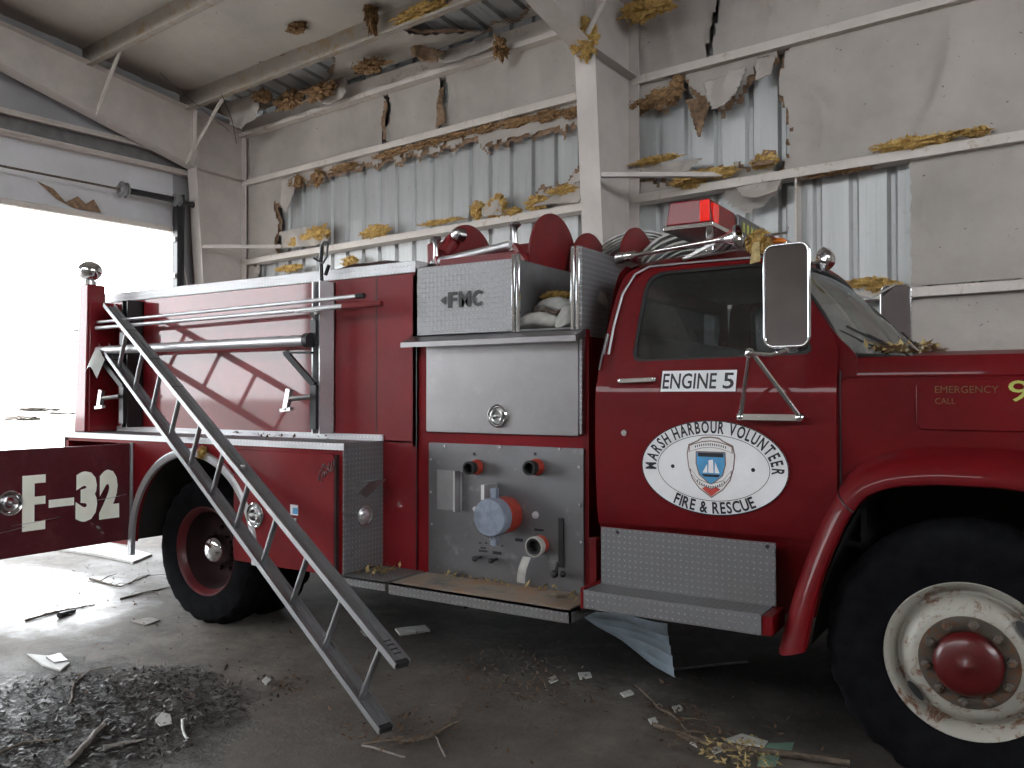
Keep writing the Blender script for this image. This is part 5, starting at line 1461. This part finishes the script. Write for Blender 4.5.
# nose, grille, bumper, headlights (just beyond the frame)
b = MBd(); b.ring(resample(rrect(3.72, my(3.72), .72, 1.52, .08), 64, (YC, 1.1)), resample(rrect(3.9, my(3.9), .85, 1.40, .04), 64, (YC, 1.1)), lambda a, c, d: Vector((FX1 - .02 + d, a, c)), .05); part('nose_panel', b, 'redcab')
b = MBd()
for k in range(7): b.box(FX1 - .02, FX1 + .0, 4.15, my(4.15), .88 + .075 * k, .91 + .075 * k)
for k in range(5): b.box(FX1 - .03, FX1 - .01, 4.15 + .28 * k, 4.17 + .28 * k, .86, 1.40)
part('grille', b, 'chromed')
b = MBd(); b.box(FX1 - .06, FX1 - .04, 3.9, my(3.9), .84, 1.41); part('radiator_shroud', b, 'black')
for y in (4.02, my(4.02)):
    b = MBd(); b.lathe([(.10, 0), (.10, .02), (.09, .03), (.085, .02)], (FX1 - .02, y, 1.15), (1, 0, 0), 32); h_ = part('headlight', b, 'chrome')
    b = MBd(); b.lathe([(.086, .02), (.05, .04), (0, .045)], (FX1 - .02, y, 1.15), (1, 0, 0), 28); part('headlight_lens', b, 'lampglass', h_)
b = MBd(); b.prism(roundpoly([(.86, 3.45), (1.10, 3.6), (1.12, my(3.6)), (.86, my(3.45)), (.84, my(3.45)), (1.08, my(3.7)), (1.06, 3.7), (.82, 3.45)], .01), lambda a, c, d: Vector((a, c, d)), .52, .76); b.box(.8, 1.08, 4.25, 4.35, .58, .72); b.box(.8, 1.08, my(4.35), my(4.25), .58, .72); part('bumper', b, 'chromed', bevel=.006)

# light bar
def lbf(x0, x1, y0, y1, z0, z1, ins):
    b = MBd(); vs = [(x0, y0, z0), (x1, y0, z0), (x1, y1, z0), (x0, y1, z0), (x0 + ins, y0 + .01, z1), (x1 - ins, y0 + .01, z1), (x1 - ins, y1 - .01, z1), (x0 + ins, y1 - .01, z1)]
    b.add(vs, [(3, 2, 1, 0), (4, 5, 6, 7), (0, 1, 5, 4), (1, 2, 6, 5), (2, 3, 7, 6), (3, 0, 4, 7)]); return b
lx0, lx1 = -1.615, -1.375
b = MBd(); b.box(lx0 - .01, lx1 + .01, 3.98, my(3.98), 2.325, 2.350); b.box(lx0 + .10, lx1 - .10, 4.3, 4.34, 2.20, 2.33); b.box(lx0 + .10, lx1 - .10, my(4.34), my(4.3), 2.20, 2.33); lb = part('light_bar', b, 'chrome', bevel=.004)
part('lens', lbf(lx0, lx1, 3.99, 4.42, 2.350, 2.472, .018), 'redlens', lb, bevel=.008)
part('lens', lbf(lx0, lx1, 4.94, my(3.99), 2.350, 2.472, .018), 'redlens', lb, bevel=.008)
b = MBd(); b.box(lx0, lx1 - .004, 4.43, 4.93, 2.350, 2.468); part('speaker_housing', b, 'panel', lb, bevel=.004)
b = MBd()
for k in range(5):
    y = 4.50 + .075 * k; b.box(lx1 - .003, lx1 - .001, y, y + .035, 2.385, 2.435)
part('worn_gold_blocks', b, 'gold', lb)
b = MBd(); b.box(lx1 - .018, lx1 + .001, 4.02, 4.10, 2.356, 2.45); b.box(lx1 - .06, lx1 - .01, 3.987, 3.99, 2.356, 2.46); part('lens_edge_highlight', b, 'redlens_b', lb, bevel=.006)
b = MBd(); b.ball((-1.06, 3.98, 2.215), .05, .03, .022, 16, 8); part('marker_lens', b, 'amber')
# air horn
b = MBd(); p = Vector((-1.80, 3.92, 2.205)); q = Vector((-1.215, 3.90, 2.245))
d = (q - p); L = d.length
b.lathe([(.020, -.02), (.024, .0), (.024, .05), (.012, .06), (.011, .30), (.013, L * .78), (.018, L * .86), (.028, L * .93), (.045, L * .985), (.055, L * 1.0), (.052, L * 1.003), (.040, L * .97), (.015, L * .86), (.0, L * .8)], p, d, 28)
ah = part('air_horn', b, 'chrome', sharp=60)
b = MBd(); b.lathe([(.058, L * .985), (.060, L * 1.0), (.056, L * 1.01)], p, d, 28); b.bar(p + d * .1, (-1.74, 3.98, 2.16), .015, .015); b.bar(p + d * .85, (-1.50, 3.93, 2.165), .014, .014); b.tube([p + d * .93, (-1.34, 3.95, 2.2), (-1.5, 3.93, 2.165)], .009, 8); b.tube([(-1.50, 3.925, 2.165), (-1.2, 3.92, 2.19)], .006, 6)
b.tube([(-1.20, 3.90, 2.235), (-1.05, 3.88, 2.235), (-.98, 3.86, 2.235), (-.98, 3.86, 2.26)], .007, 6)
part('horn_bracket', b, 'chromed', ah)
b = MBd(); b.lathe([(.020, -.06), (.028, -.05), (.028, -.02), (.018, 0)], p, d, 16); part('horn_diaphragm', b, 'chromed', ah)

# mirrors
def mirror(s):
    def q(x, y, z): return Vector((x, y if s > 0 else my(y), z))
    c = q(-.862, 3.40, 1.895) if s > 0 else q(-.83, 3.40, 2.02); yaw = R(-5) * s
    ax = Vector((math.cos(yaw), math.sin(yaw) , 0)) if s > 0 else Vector((math.cos(R(8)), math.sin(R(8)), 0))
    nr = Vector((ax.y, -ax.x, 0)) if s > 0 else Vector((ax.y, -ax.x, 0))
    up = (Vector((0, 0, 1)) + nr * .0).normalized()
    W, H = .178, .405
    P_ = rrect(-W / 2, W / 2, -H / 2, H / 2, .038, 6)
    fn = lambda a, cc_, d: c + ax * a + up * cc_ + nr * d
    b = MBd(); b.prism(P_, fn, .0, .012); mr = part('side_mirror', b, 'black', None)
    vs = []; 
    b = MBd(); loop = [fn(a, c_, .012) for a, c_ in P_]; b.tube(loop + [loop[0], loop[1]], .0065, 8, cap=False); part('mirror_frame', b, 'chrome', mr, sharp=80)
    b = MBd(); P2 = rrect(-W / 2 + .005, W / 2 - .005, -H / 2 + .005, H / 2 - .005, .034, 6); b.add([fn(a, c_, .0135) for a, c_ in P2], [tuple(range(len(P2)))]); part('mirror_glass', b, 'mirror', mr, recalc=False)
    # back shell
    b = MBd()
    prof = [(1.0, 0), (.96, -.02), (.8, -.035), (.4, -.045), (0.01, -.047)]
    vs = []; n_ = len(P_)
    for k_, dz in prof: vs += [fn(a * k_, c_ * k_, dz) for a, c_ in P_]
    b.add(vs, [(r * n_ + i, r * n_ + (i + 1) % n_, (r + 1) * n_ + (i + 1) % n_, (r + 1) * n_ + i) for r in range(len(prof) - 1) for i in range(n_)]); part('mirror_shell', b, 'chrome', mr, sharp=60)
    # frame: loop, triangle, arms
    b = MBd(); bt = c - up * (H / 2 + .012)
    a1 = q(-1.035, 3.47, 1.675); t2 = q(-1.122, 3.62, 1.405); t3 = q(-.868, 3.62, 1.405)
    b.tube([bt, q(-.93, 3.42, 1.662), a1], .010, 8); b.tube([a1, t2], .010, 8); b.tube([a1 + Vector((.01, 0, 0)), t3], .010, 8); b.bar(t2 - Vector((.012, 0, 0)), t3 + Vector((.012, 0, 0)), .018, .026)
    b.ball(a1, .022, n=12, m=8); b.ball(t2, .016, n=10, m=6); b.ball(t3, .02, n=10, m=6)
    b.tube([a1, q(-1.04, 3.70, 1.66)], .009, 8); b.tube([t2, q(-1.122, 3.665, 1.405)], .012, 8); b.tube([t3, q(-.868, 3.665, 1.405)], .012, 8)
    tp = c + up * (H / 2 + .01); b.tube([c + up * (H / 2 - .02) - nr * .02, tp - nr * .01, q(-.95, 3.62, 2.125), q(-1.0, 3.86, 2.12)], .009, 8)
    part('mirror_bracket', b, 'chrome', mr)
    if s > 0:
        b = MBd(); cv = Vector((-.742, 3.46, 2.035)); b.lathe([(0, -.045), (.03, -.04), (.046, -.02), (.050, 0), (.046, .006), (0, .014)], cv, (-.75, -.6, 0), 28); b.tube([cv, c + ax * .09 + Vector((0, .02, .12))], .008, 6); part('convex_mirror', b, 'chrome', mr)
mirror(1); mirror(-1)

# ================================================================== things carried by the engine
def rod(name, p, q, r0, r1, mat, lab, cat, grp=None, extra=None, n=14):
    mid = p
    t_ = thing(name, lab, cat, tuple(p), grp)
    b = MBd(); b.tube([p, p.lerp(q, .5), q], [r0, (r0 + r1) / 2, r1], n); make('tube' if 'pipe' in name else 'shaft', b, mat, t_)
    return t_
p = Vector((-6.17, 3.665, 1.835)); q = Vector((-3.80, 3.665, 1.835))
t_ = rod('suction_pipe', p, q, .030, .036, 'alu', 'thick silver pipe held level along the red side of the body', 'pipe')
b = MBd(); b.tube([q - Vector((.02, 0, 0)), q + Vector((.02, 0, 0))], .045, 14); make('end_cap', b, 'black', t_)
t_ = rod('pike_pole', Vector((-6.22, 3.655, 2.045)), Vector((-3.42, 3.70, 2.085)), .011, .013, 'alu', 'upper thin silver pike pole on the side of the engine', 'pole', None)
b = MBd(); b.tube([(-3.44, 3.70, 2.085), (-3.38, 3.70, 2.085)], .016, 8); make('tip', b, 'black', t_)
t_ = rod('pike_pole', Vector((-6.30, 3.645, 2.000)), Vector((-3.52, 3.69, 2.030)), .013, .015, 'alu', 'lower thin silver pike pole with dark grip, under the other pole', 'pole', None)
b = MBd(); b.tube([(-3.54, 3.69, 2.03), (-3.24, 3.695, 2.03)], .017, 8); make('grip', b, 'redgloss', t_)

# coiled hose behind the cab
for k in range(1):
    t_ = thing('coiled_hose', 'coil of flat grey hose standing on edge behind the light bar', 'hose', (-1.98, 5.0, 2.06))
    for i in range(6):
        b = MBd(); r = .20 + .035 * i; c = Vector((-1.80, 4.85, 2.16))
        pts = [c + Vector((r * 1.05 * math.cos(a), .02 * math.sin(3 * a + i), r * .9 * math.sin(a))) for a in [PI * j / 20 for j in range(21)]]
        vs = []
        for p_ in pts: vs += [p_ + Vector((0, -.05, 0)), p_ + Vector((0, .05, 0)), (p_ - c) * .955 + c + Vector((0, .05, 0)), (p_ - c) * .955 + c + Vector((0, -.05, 0))]
        b.add(vs, [(4 * j + m, 4 * j + 4 + m, 4 * j + 4 + (m + 1) % 4, 4 * j + (m + 1) % 4) for j in range(20) for m in range(4)] + [(0, 1, 2, 3), (80, 81, 82, 83)])
        make('hose_layer', b, 'hose', t_, sharp=50)
t_ = thing('folded_hose', 'grey folded hose draped over the right hand reel', 'hose', (-2.25, 5.1, 2.25))
for i in range(5):
    b = MBd(); r = .24 + .022 * i; c = Vector((-2.20, 5.05, 2.27))
    pts = [c + Vector((r * 1.15 * math.cos(a), .0, r * .85 * math.sin(a))) for a in [R(8) + R(165) * j / 16 for j in range(17)]]
    vs = []
    for p_ in pts: vs += [p_ + Vector((0, -.12, 0)), p_ + Vector((0, .12, 0)), (p_ - c) * .965 + c + Vector((0, .12, 0)), (p_ - c) * .965 + c + Vector((0, -.12, 0))]
    b.add(vs, [(4 * j + m, 4 * j + 4 + m, 4 * j + 4 + (m + 1) % 4, 4 * j + (m + 1) % 4) for j in range(16) for m in range(4)])
    make('hose_layer', b, 'hose', t_, sharp=50)
# white sheet on the hose bed (seen at the left end of the diamond box)
b = MBd(); b.grid(lambda i, j: Vector((-4.15 + 1.05 * i, 3.95 + .7 * j, 2.285 + .045 * math.sin(PI * i) + .02 * n3(i * 5, j * 5))), 16, 10)
tag(make('pale_cover', b, 'paper', recalc=False, loc=(-3.6, 4.3, 2.29)), 'pale cover lying on the hose bed behind the diamond plate box', 'cover')
# rags in the open hose box
def lump(name, c, sx, sy, sz, mat, lab, cat, seed, grp=None, rot=0.):
    bm_ = tuftmesh(sx, sy, sz, seed); c = Vector(c); Rm = Matrix.Rotation(rot, 3, 'Z')
    bm_.v = [Rm @ p_ + c for p_ in bm_.v]
    return tag(make(name, bm_, mat, loc=c, sharp=80), lab, cat, grp)
def flatlump(b, c, a, w, h, seed):
    pass
def foldcloth(c, L, W, H, rot, lab, seed, mat='cloth'):
    b = MBd(); Rm = Matrix.Rotation(rot, 3, 'Z'); c = Vector(c)
    def fn(i, j):
        a = 2 * PI * j; x = L * (i - .5); s_ = math.sqrt(max(.02, 1 - (2 * i - 1) ** 4))
        y = W / 2 * math.cos(a) * s_; z = H * (.5 + .5 * math.sin(a)) * s_ + .02 * n3(x * 9, a, seed)
        y += .02 * n3(x * 7, a * 2, seed + 3); return c + Rm @ Vector((x, y, z))
    b.grid(fn, 18, 18); return tag(make('folded_cloth', b, mat, loc=c, sharp=80), lab, 'cloth')
foldcloth((-2.29, 3.95, 1.855), .30, .20, .10, .3, 'pale crumpled cloth at the left floor of the open hose box', 1)
foldcloth((-2.27, 4.02, 1.945), .26, .16, .09, -.2, 'grey rolled cloth on top of the left pile in the open hose box', 2, 'hose')
foldcloth((-2.13, 3.93, 1.855), .16, .16, .13, 1.2, 'pale cloth standing in the middle of the open hose box', 3)
foldcloth((-2.07, 4.02, 1.955), .22, .16, .12, .9, 'pale cloth leaning at the right side of the open hose box', 4)
lump('wool_scrap', (-2.27, 4.04, 2.045), .07, .05, .02, 'fibre', 'yellow scrap of wool on the cloths in the hose box', 'insulation', 4.)
b = MBd(); b.tube([(-2.36, 3.90, 1.93), (-2.25, 3.88, 1.96), (-2.18, 3.87, 1.93), (-2.12, 3.9, 1.97), (-2.16, 3.88, 1.88)], .014, 8); tag(make('brown_strap', b, 'twig'), 'brown strap lying over the cloths in the hose box', 'strap')
# ================================================================== the ladder
L = thing('ladder', 'aluminium ladder leaning askew against the side of the engine', 'ladder', (-2.55, 2.85, 0))
A1 = Vector((-5.538, 3.590, 1.965)); B1 = Vector((-5.694, 3.629, 1.693)); A2 = Vector((-2.471, 2.828, .406)); B2 = Vector((-2.635, 2.870, .120))
def rail(P, Q, t0, t1, w, name):
    D = (Q - P); p = P + D * t0; q = P + D * t1; d = D.normalized()
    r = ((A1 - B1) + (A2 - B2)).normalized(); r = (r - d * r.dot(d)).normalized(); n = d.cross(r).normalized()
    if n.y > 0: n = -n
    b = MBd()
    hw, ft, fw = .040, .004, .030        # half depth (towards the viewer), wall, flange width
    so_ = w
    # section in (r, n): web in the plane r = 0, flanges towards +-r
    sec = [(0, -hw), (0, hw), (so_ * fw, hw), (so_ * fw, hw - ft), (so_ * ft, hw - ft), (so_ * ft, -hw + ft), (so_ * fw, -hw + ft), (so_ * fw, -hw)]
    vs = [e + r * a + n * c for e in (p, q) for a, c in sec]; m = len(sec)
    b.add(vs, [(i, (i + 1) % m, m + (i + 1) % m, m + i) for i in range(m)] + [tuple(range(m)), tuple(range(2 * m - 1, m - 1, -1))])
    # raised ribs on the web
    for c in (-.012, .012): b.bar(p + r * (so_ * .006) + n * c, q + r * (so_ * .006) + n * c, .004, .004)
    make(name, b, 'ladder' , L); return d, r, n
d_, r_, n_ = rail(A1, A2, -.125, 1.045, 1, 'side_rail')
rail(B1, B2, -.115, 1.06, 1, 'side_rail')
for k in range(11):
    t = k / 10
    # perspective of the photo shows even rungs
    p = B1.lerp(B2, t); q = A1.lerp(A2, t); b = MBd(); b.bar(p, q, .022, .022, n_); b.bar(p + n_ * .013, q + n_ * .013, .014, .004, n_)
    make('rung', b, 'ladder', L, bevel=.003)
for P in (A1 + (A2 - A1) * 1.045, B1 + (B2 - B1) * 1.06):
    b = MBd(); b.bar(P - d_ * .02 + r_ * .014, P + r_ * .014 + d_ * .006, .060, .026, r_); make('rail_foot', b, 'blackr', L)
b = MBd(); P = A1 + (A2 - A1) * 1.015
for k in range(4):
    c = P + d_ * (-.03 + .028 * k) + r_ * .034; b.bar(c - n_ * .018, c + n_ * .018, .006, .002, r_)
make('stamped_marks', b, 'black', L)
b = MBd(); c = A1 + (A2 - A1) * .57 + r_ * .03 + n_ * .0
b.ball(c, .016, n=10, m=6); b.ball(c - r_ * .05, .014, n=10, m=6); make('rail_bolt', b, 'chromed', L)
for t, dt in ((.16, .0), (.28, 0), (.02, 0)):
    c = A1 + (A2 - A1) * t; b = MBd(); b.bar(c - n_ * .037 + r_ * .03, c + n_ * .037 + r_ * .03, .004, .004); make('strap_wrap', b, 'black', L)

# ================================================================== debris on the floor
def noise_pt(): return Vector((random.uniform(-1, 1), random.uniform(-1, 1), 0))
def stick(pts, r0, r1, mat, lab, branches=0, name='branch'):
    P = [flo(u, v) for u, v in pts]; out = []
    for i in range(len(P) - 1):
        for k in range(6):
            q = P[i].lerp(P[i + 1], k / 6); out.append(q + Vector((.012 * n3(q.x * 9, q.y * 9, 1), .012 * n3(q.x * 9, q.y * 9, 2), 0)))
    out.append(P[-1]); n = len(out)
    rs = [r0 + (r1 - r0) * i / (n - 1) for i in range(n)]
    out = [q + Vector((0, 0, rs[i] * .95 + .006 * abs(n3(q.x * 4, q.y * 4, 7)))) for i, q in enumerate(out)]
    b = MBd(); b.tube(out, rs, 7)
    for k in range(branches):
        i = random.randrange(2, n - 1); a = random.uniform(0, 2 * PI); ln = random.uniform(.08, .22)
        q = out[i] + Vector((math.cos(a) * ln, math.sin(a) * ln, random.uniform(0, .05))); b.tube([out[i], out[i].lerp(q, .5) + Vector((0, 0, .01)), q], [rs[i] * .6, rs[i] * .45, rs[i] * .2], 5)
    return tag(make(name, b, mat, loc=out[0], sharp=60), lab, 'stick')
stick([(68, 767), (90, 742), (104, 726)], .014, .009, 'stick', 'grey weathered stick at the bottom left corner pointing away')
stick([(104, 750), (125, 745), (146, 740)], .010, .004, 'stick', 'flat grey splinter of wood in the wet patch, right of the grey stick')
stick([(182, 722), (187, 740)], .007, .006, 'paper', 'short white stick standing out at the edge of the wet patch')
stick([(70, 706), (74, 685), (90, 672), (112, 668)], .006, .003, 'twig', 'thin curved twig in the wet patch', 1, 'twig')
stick([(0, 755), (20, 745), (60, 740)], .007, .004, 'twig', 'thin dark twig at the left edge of the photo', 1, 'twig')
stick([(465, 701), (452, 722), (432, 738), (400, 745)], .006, .013, 'twig', 'dark forked twig right of the ladder foot', 3, 'twig')
stick([(445, 757), (436, 738)], .005, .004, 'stick', 'short pale twig crossing the forked twig', 0, 'twig')
stick([(362, 747), (385, 752), (405, 758)], .006, .004, 'stick', 'pale thin twig at the bottom edge under the ladder foot', 0, 'twig')
stick([(655, 727), (690, 742), (730, 750), (775, 756), (850, 767)], .011, .016, 'twig', 'long brown branch along the bottom right of the floor', 4)
stick([(640, 690), (660, 710), (680, 722), (690, 735)], .008, .005, 'twig', 'dark branched twig behind the long brown branch', 5, 'twig')
stick([(665, 671), (700, 668), (748, 663)], .006, .006, 'alu', 'thin bright metal rod under the cab step', 0, 'metal_rod')
stick([(180, 606), (240, 596)], .004, .003, 'twig', 'thin twig lying just in front of the rear wheel', 1, 'twig')
stick([(25, 622), (60, 612), (95, 605)], .009, .004, 'twig', 'dark twig on the bright wet floor at the left', 4, 'twig')
stick([(120, 600), (150, 592), (170, 588)], .008, .004, 'twig', 'dark twig left of the rear wheel', 3, 'twig')
stick([(90, 580), (120, 588), (150, 575)], .010, .004, 'twig', 'twig tangle in front of the white board', 7, 'twig')
stick([(60, 618), (75, 612)], .02, .01, 'black', 'short dark lump of wood on the bright floor', 0, 'wood_scrap')

# scraps
def scrap(poly, mat, lab, z=.008, cat='scrap', name='paper_scrap', tilt=.0):
    P = [flo(u, v) for u, v in poly]; c = sum(P, Vector()) / len(P); b = MBd(); n = len(P)
    top = [p + Vector((0, 0, z * .5 + .012 * abs(n3(p.x * 6, p.y * 6)) + tilt * (p - c).x)) for p in P]; bot = [p + Vector((0, 0, .001)) for p in P]
    b.add(top + bot, [tuple(range(n)), tuple(range(2 * n - 1, n - 1, -1))] + [(i, (i + 1) % n, n + (i + 1) % n, n + i) for i in range(n)])
    return tag(make(name, b, mat, loc=c), lab, cat)
scrap([(738, 680 + 0), (741, 679)], 'paper', 'x') if False else None
scrap([(724, 741), (742, 735), (768, 742), (764, 749)], 'paper', 'pale grey card scrap beside the long branch')
scrap([(768, 745), (794, 743), (790, 756), (762, 755)], 'green', 'green card lying right of the pale scrap')
scrap([(760, 757), (782, 754), (775, 767), (757, 767)], 'green', 'darker green card at the bottom edge behind the branch')
scrap([(710, 749), (720, 745), (724, 751), (714, 755)], 'paper', 'small white scrap left of the pale grey card')
scrap([(688, 553 + 190), (694, 742), (697, 748)], 'paper', 'tiny white chip at the branch fork')
scrap([(27, 655), (55, 658), (70, 664), (60, 672), (42, 666)], 'paper', 'white plastic scrap at the far edge of the wet patch', .015)
scrap([(46, 660), (60, 656), (68, 663), (54, 665)], 'aludark', 'grey flap on the white plastic scrap', .03)
scrap([(155, 722), (162, 714), (170, 716), (172, 724), (160, 727)], 'paper', 'crumpled white scrap in the wet patch', .012)
scrap([(262, 682), (266, 678), (271, 681), (266, 686)], 'paper', 'small white chip left of the ladder', .01)
scrap([(547, 680), (555, 677), (558, 681), (551, 684)], 'paper', 'white chip in the leaf litter under the running board', .01)
scrap([(578, 674), (590, 673), (592, 678), (580, 680)], 'paper', 'thin white chip right of the leaf litter', .01)
scrap([(620, 694), (630, 691), (634, 695), (624, 698)], 'paper', 'small white chip below the corrugated scrap', .01)
scrap([(672, 708), (680, 706), (683, 711), (675, 713)], 'paper', 'small white chip behind the dark branched twig', .01)
scrap([(648, 720), (655, 718), (658, 723), (651, 725)], 'paper', 'white chip at the left end of the long branch', .01)
scrap([(130, 622), (150, 618), (160, 621), (145, 626)], 'stick', 'grey flat wood chip left of the rear tyre', .01, 'scrap', 'wood_scrap')
scrap([(360, 632), (375, 628), (382, 632), (366, 637)], 'stick', 'pale wood chip behind the ladder foot', .015, 'scrap', 'wood_scrap')
scrap([(395, 630), (425, 627), (430, 632), (400, 636)], 'hose', 'grey fabric scrap on the floor under the running board', .02, 'scrap', 'fabric_scrap')
# white board behind the open door
t_ = scrap([(40, 548), (92, 541), (152, 556), (133, 564), (96, 556)], 'paper', 'white board on the bright floor behind the open door', .04, 'board', 'white_board')
# corrugated scrap under the cab step
b = MBd()
p00, p10, p11, p01 = Vector((-2.52, 4.15, .33)), Vector((-1.56, 3.86, .37)), Vector((-1.62, 4.12, .03)), Vector((-2.42, 4.45, .24))
nn = (p10 - p00).cross(p01 - p00).normalized()
b.grid(lambda i, j: (p00.lerp(p10, i)).lerp(p01.lerp(p11, i), j) + nn * (.020 * (1 - abs(math.sin(j * PI * 5)) ** .5) + .03 * n3(i * 3, j * 2)), 20, 60)
for q in b.v: q.z = max(q.z, .004)
o = tag(make('corrugated_scrap', b, 'sheetmetal', recalc=False, loc=(-1.72, 4.15, .02)), 'crumpled bluish corrugated sheet lying under the cab step', 'metal sheet')
# dry leaves: individual clumps
def clump(u, v, r, lab, mat='leaf', n=60, h=.03, grp=None):
    c = flo(u, v); b = MBd()
    for k in range(n):
        a = random.uniform(0, 2 * PI); q = c + Vector((math.cos(a), math.sin(a), 0)) * r * math.sqrt(random.random()) ; q.z = random.uniform(.003, h)
        t1 = Vector((random.uniform(-1, 1), random.uniform(-1, 1), random.uniform(-.5, .5))).normalized() * random.uniform(.008, .026)
        t2 = t1.cross(Vector((random.uniform(-.5, .5), random.uniform(-.5, .5), 1))).normalized() * random.uniform(.003, .009)
        vs = [q - t1, q + t2, q + t1, q - t2]
        for w in vs: w.z = max(.002, w.z)
        b.add(vs, [(0, 1, 2, 3)])
    o = make('leaf_litter', b, mat, recalc=False, loc=c); tag(o, lab, 'dry leaves', grp); o['kind'] = 'stuff'; return o
clump(510, 675, .32, 'dark leaf litter on the floor under the running board', n=220, h=.05)
clump(560, 695, .22, 'leaf litter in front of the crumpled metal sheet', n=90)
clump(390, 735, .22, 'leaves piled round the foot of the ladder', n=160, h=.05)
clump(290, 690, .10, 'small brown leaf heap left of the ladder', n=60, h=.04)
clump(740, 757, .16, 'yellow leaves at the bottom edge beside the green cards', 'leafy', 150, .04)
clump(700, 742, .16, 'dark leaves at the middle of the long branch', n=120, h=.05)
clump(675, 715, .14, 'leaf litter round the dark branched twig', n=80)
clump(80, 718, .72, 'wet dark leaves matted over the muddy patch', 'leafwet', n=2200, h=.009)
clump(110, 585, .9, 'leaves and twigs on the bright floor behind the open door', n=160, h=.03)
clump(600, 705, 1.2, 'thin scatter of leaf bits across the floor', n=260, h=.01)
clump(250, 650, 1.2, 'thin scatter of leaf bits left of the ladder', n=160, h=.01)
clump(175, 700, .5, 'thin dark leaf bits at the right edge of the muddy patch', 'leafwet', n=420, h=.012)
c = Vector((-3.24, 3.68, .483))
def dleaves(c, rx, ry, n, lab, mat='leafy'):
    b = MBd()
    for k in range(n):
        q = c + Vector((random.uniform(-rx, rx), random.uniform(-ry, ry), random.uniform(.004, .03)))
        t1 = Vector((random.uniform(-1, 1), random.uniform(-1, 1), random.uniform(-.5, .7))).normalized() * random.uniform(.012, .035); t2 = t1.cross(Vector((0, .3, 1))).normalized() * .010
        vs = [q - t1, q + t2, q + t1, q - t2]
        for w in vs: w.z = max(c.z + .001, w.z)
        b.add(vs, [(0, 1, 2, 3)])
    o = make('leaf_litter', b, mat, recalc=False, loc=c); tag(o, lab, 'dry leaves'); o['kind'] = 'stuff'
dleaves(c, .10, .12, 50, 'dry leaves piled on the short running board')
dleaves(Vector((-2.4, 3.79, .484)), .5, .03, 60, 'leaf bits along the foot of the pump panel', 'leafy')
dleaves(Vector((-2.05, 3.7, .484)), .1, .06, 14, 'pale leaf bits at the front end of the running board', 'leafy')
dleaves(Vector((-4.2, 3.72, 1.227)), .5, .05, 20, 'brown bits on the ledge of the body', 'leaf')
dleaves(Vector((-.50, 4.0, 1.685)), .12, .35, 160, 'yellow leaves heaped at the foot of the windscreen', 'leafy')
lump('wool_scrap', (-1.12, 3.90, 2.21), .05, .03, .05, 'fibre', 'torn yellow wool hanging on the air horn', 'insulation', 9.)
b = MBd(); b.grid(lambda i, j: Vector((-1.12 + .03 * (i - .5) + .02 * j * (i - .3), 3.86 - .03 * j, 2.20 - .10 * j + .01 * i)), 4, 6); tag(make('paper_strip', b, 'leafy', recalc=False, loc=(-1.12, 3.8, 2.2)), 'yellowish torn strip dangling below the air horn bell', 'scrap')
lump('wool_scrap', (-4.55, 3.48, 1.13), .03, .02, .03, 'fibre', 'yellow scrap stuck on the rear wheel arch trim', 'insulation', 2.)
b = MBd(); b.grid(lambda i, j: Vector((-6.02 + .16 * i, 3.62 - .06 * j, 1.80 - .14 * j + .05 * math.sin(4 * i))), 6, 6); tag(make('torn_rag', b, 'paper', recalc=False, loc=(-5.95, 3.6, 1.8)), 'white torn rag hanging on the rear pole bracket', 'rag')
# things outside the doorway
def far(u, v, z=-.03): return flo(u, v, z)
for i, (u, v, w, lab) in enumerate([(40, 405, 2.2, 'low heap of pale debris outside the doorway, nearer one'), (20, 414, 1.6, 'small flat debris heap outside at the left edge'), (62, 408, 1.2, 'brownish debris heap outside beside the rear post')]):
    c = far(u, v + 6); b_ = tuftmesh(w * 1.4, w * .6, w * .16, i + 2.); b_.v = [p + c for p in b_.v]; tag(make('debris_heap', b_, 'debris', loc=c, sharp=80), lab, 'debris')

# ================================================================== light
w = bpy.data.worlds.new('sky'); scene.world = w; w.use_nodes = True; nt = w.node_tree
bg = nt.nodes['Background']; bg.inputs[0].default_value = (.93, .97, 1.0, 1); bg.inputs[1].default_value = 13.5
def area(name, loc, target, sx, sy, power, col=(1, 1, 1)):
    l = bpy.data.lights.new(name, 'AREA'); l.shape = 'RECTANGLE'; l.size = sx; l.size_y = sy; l.energy = power; l.color = col
    o = bpy.data.objects.new(name, l); COL.objects.link(o); o.location = loc; o.rotation_euler = (Vector(target) - Vector(loc)).to_track_quat('-Z', 'Y').to_euler(); return o
scene.view_settings.view_transform = 'Standard'
scene.view_settings.look = 'None'
scene.view_settings.exposure = 0.0
scene.cycles.max_bounces = 10; scene.cycles.diffuse_bounces = 5; scene.cycles.use_denoising = True
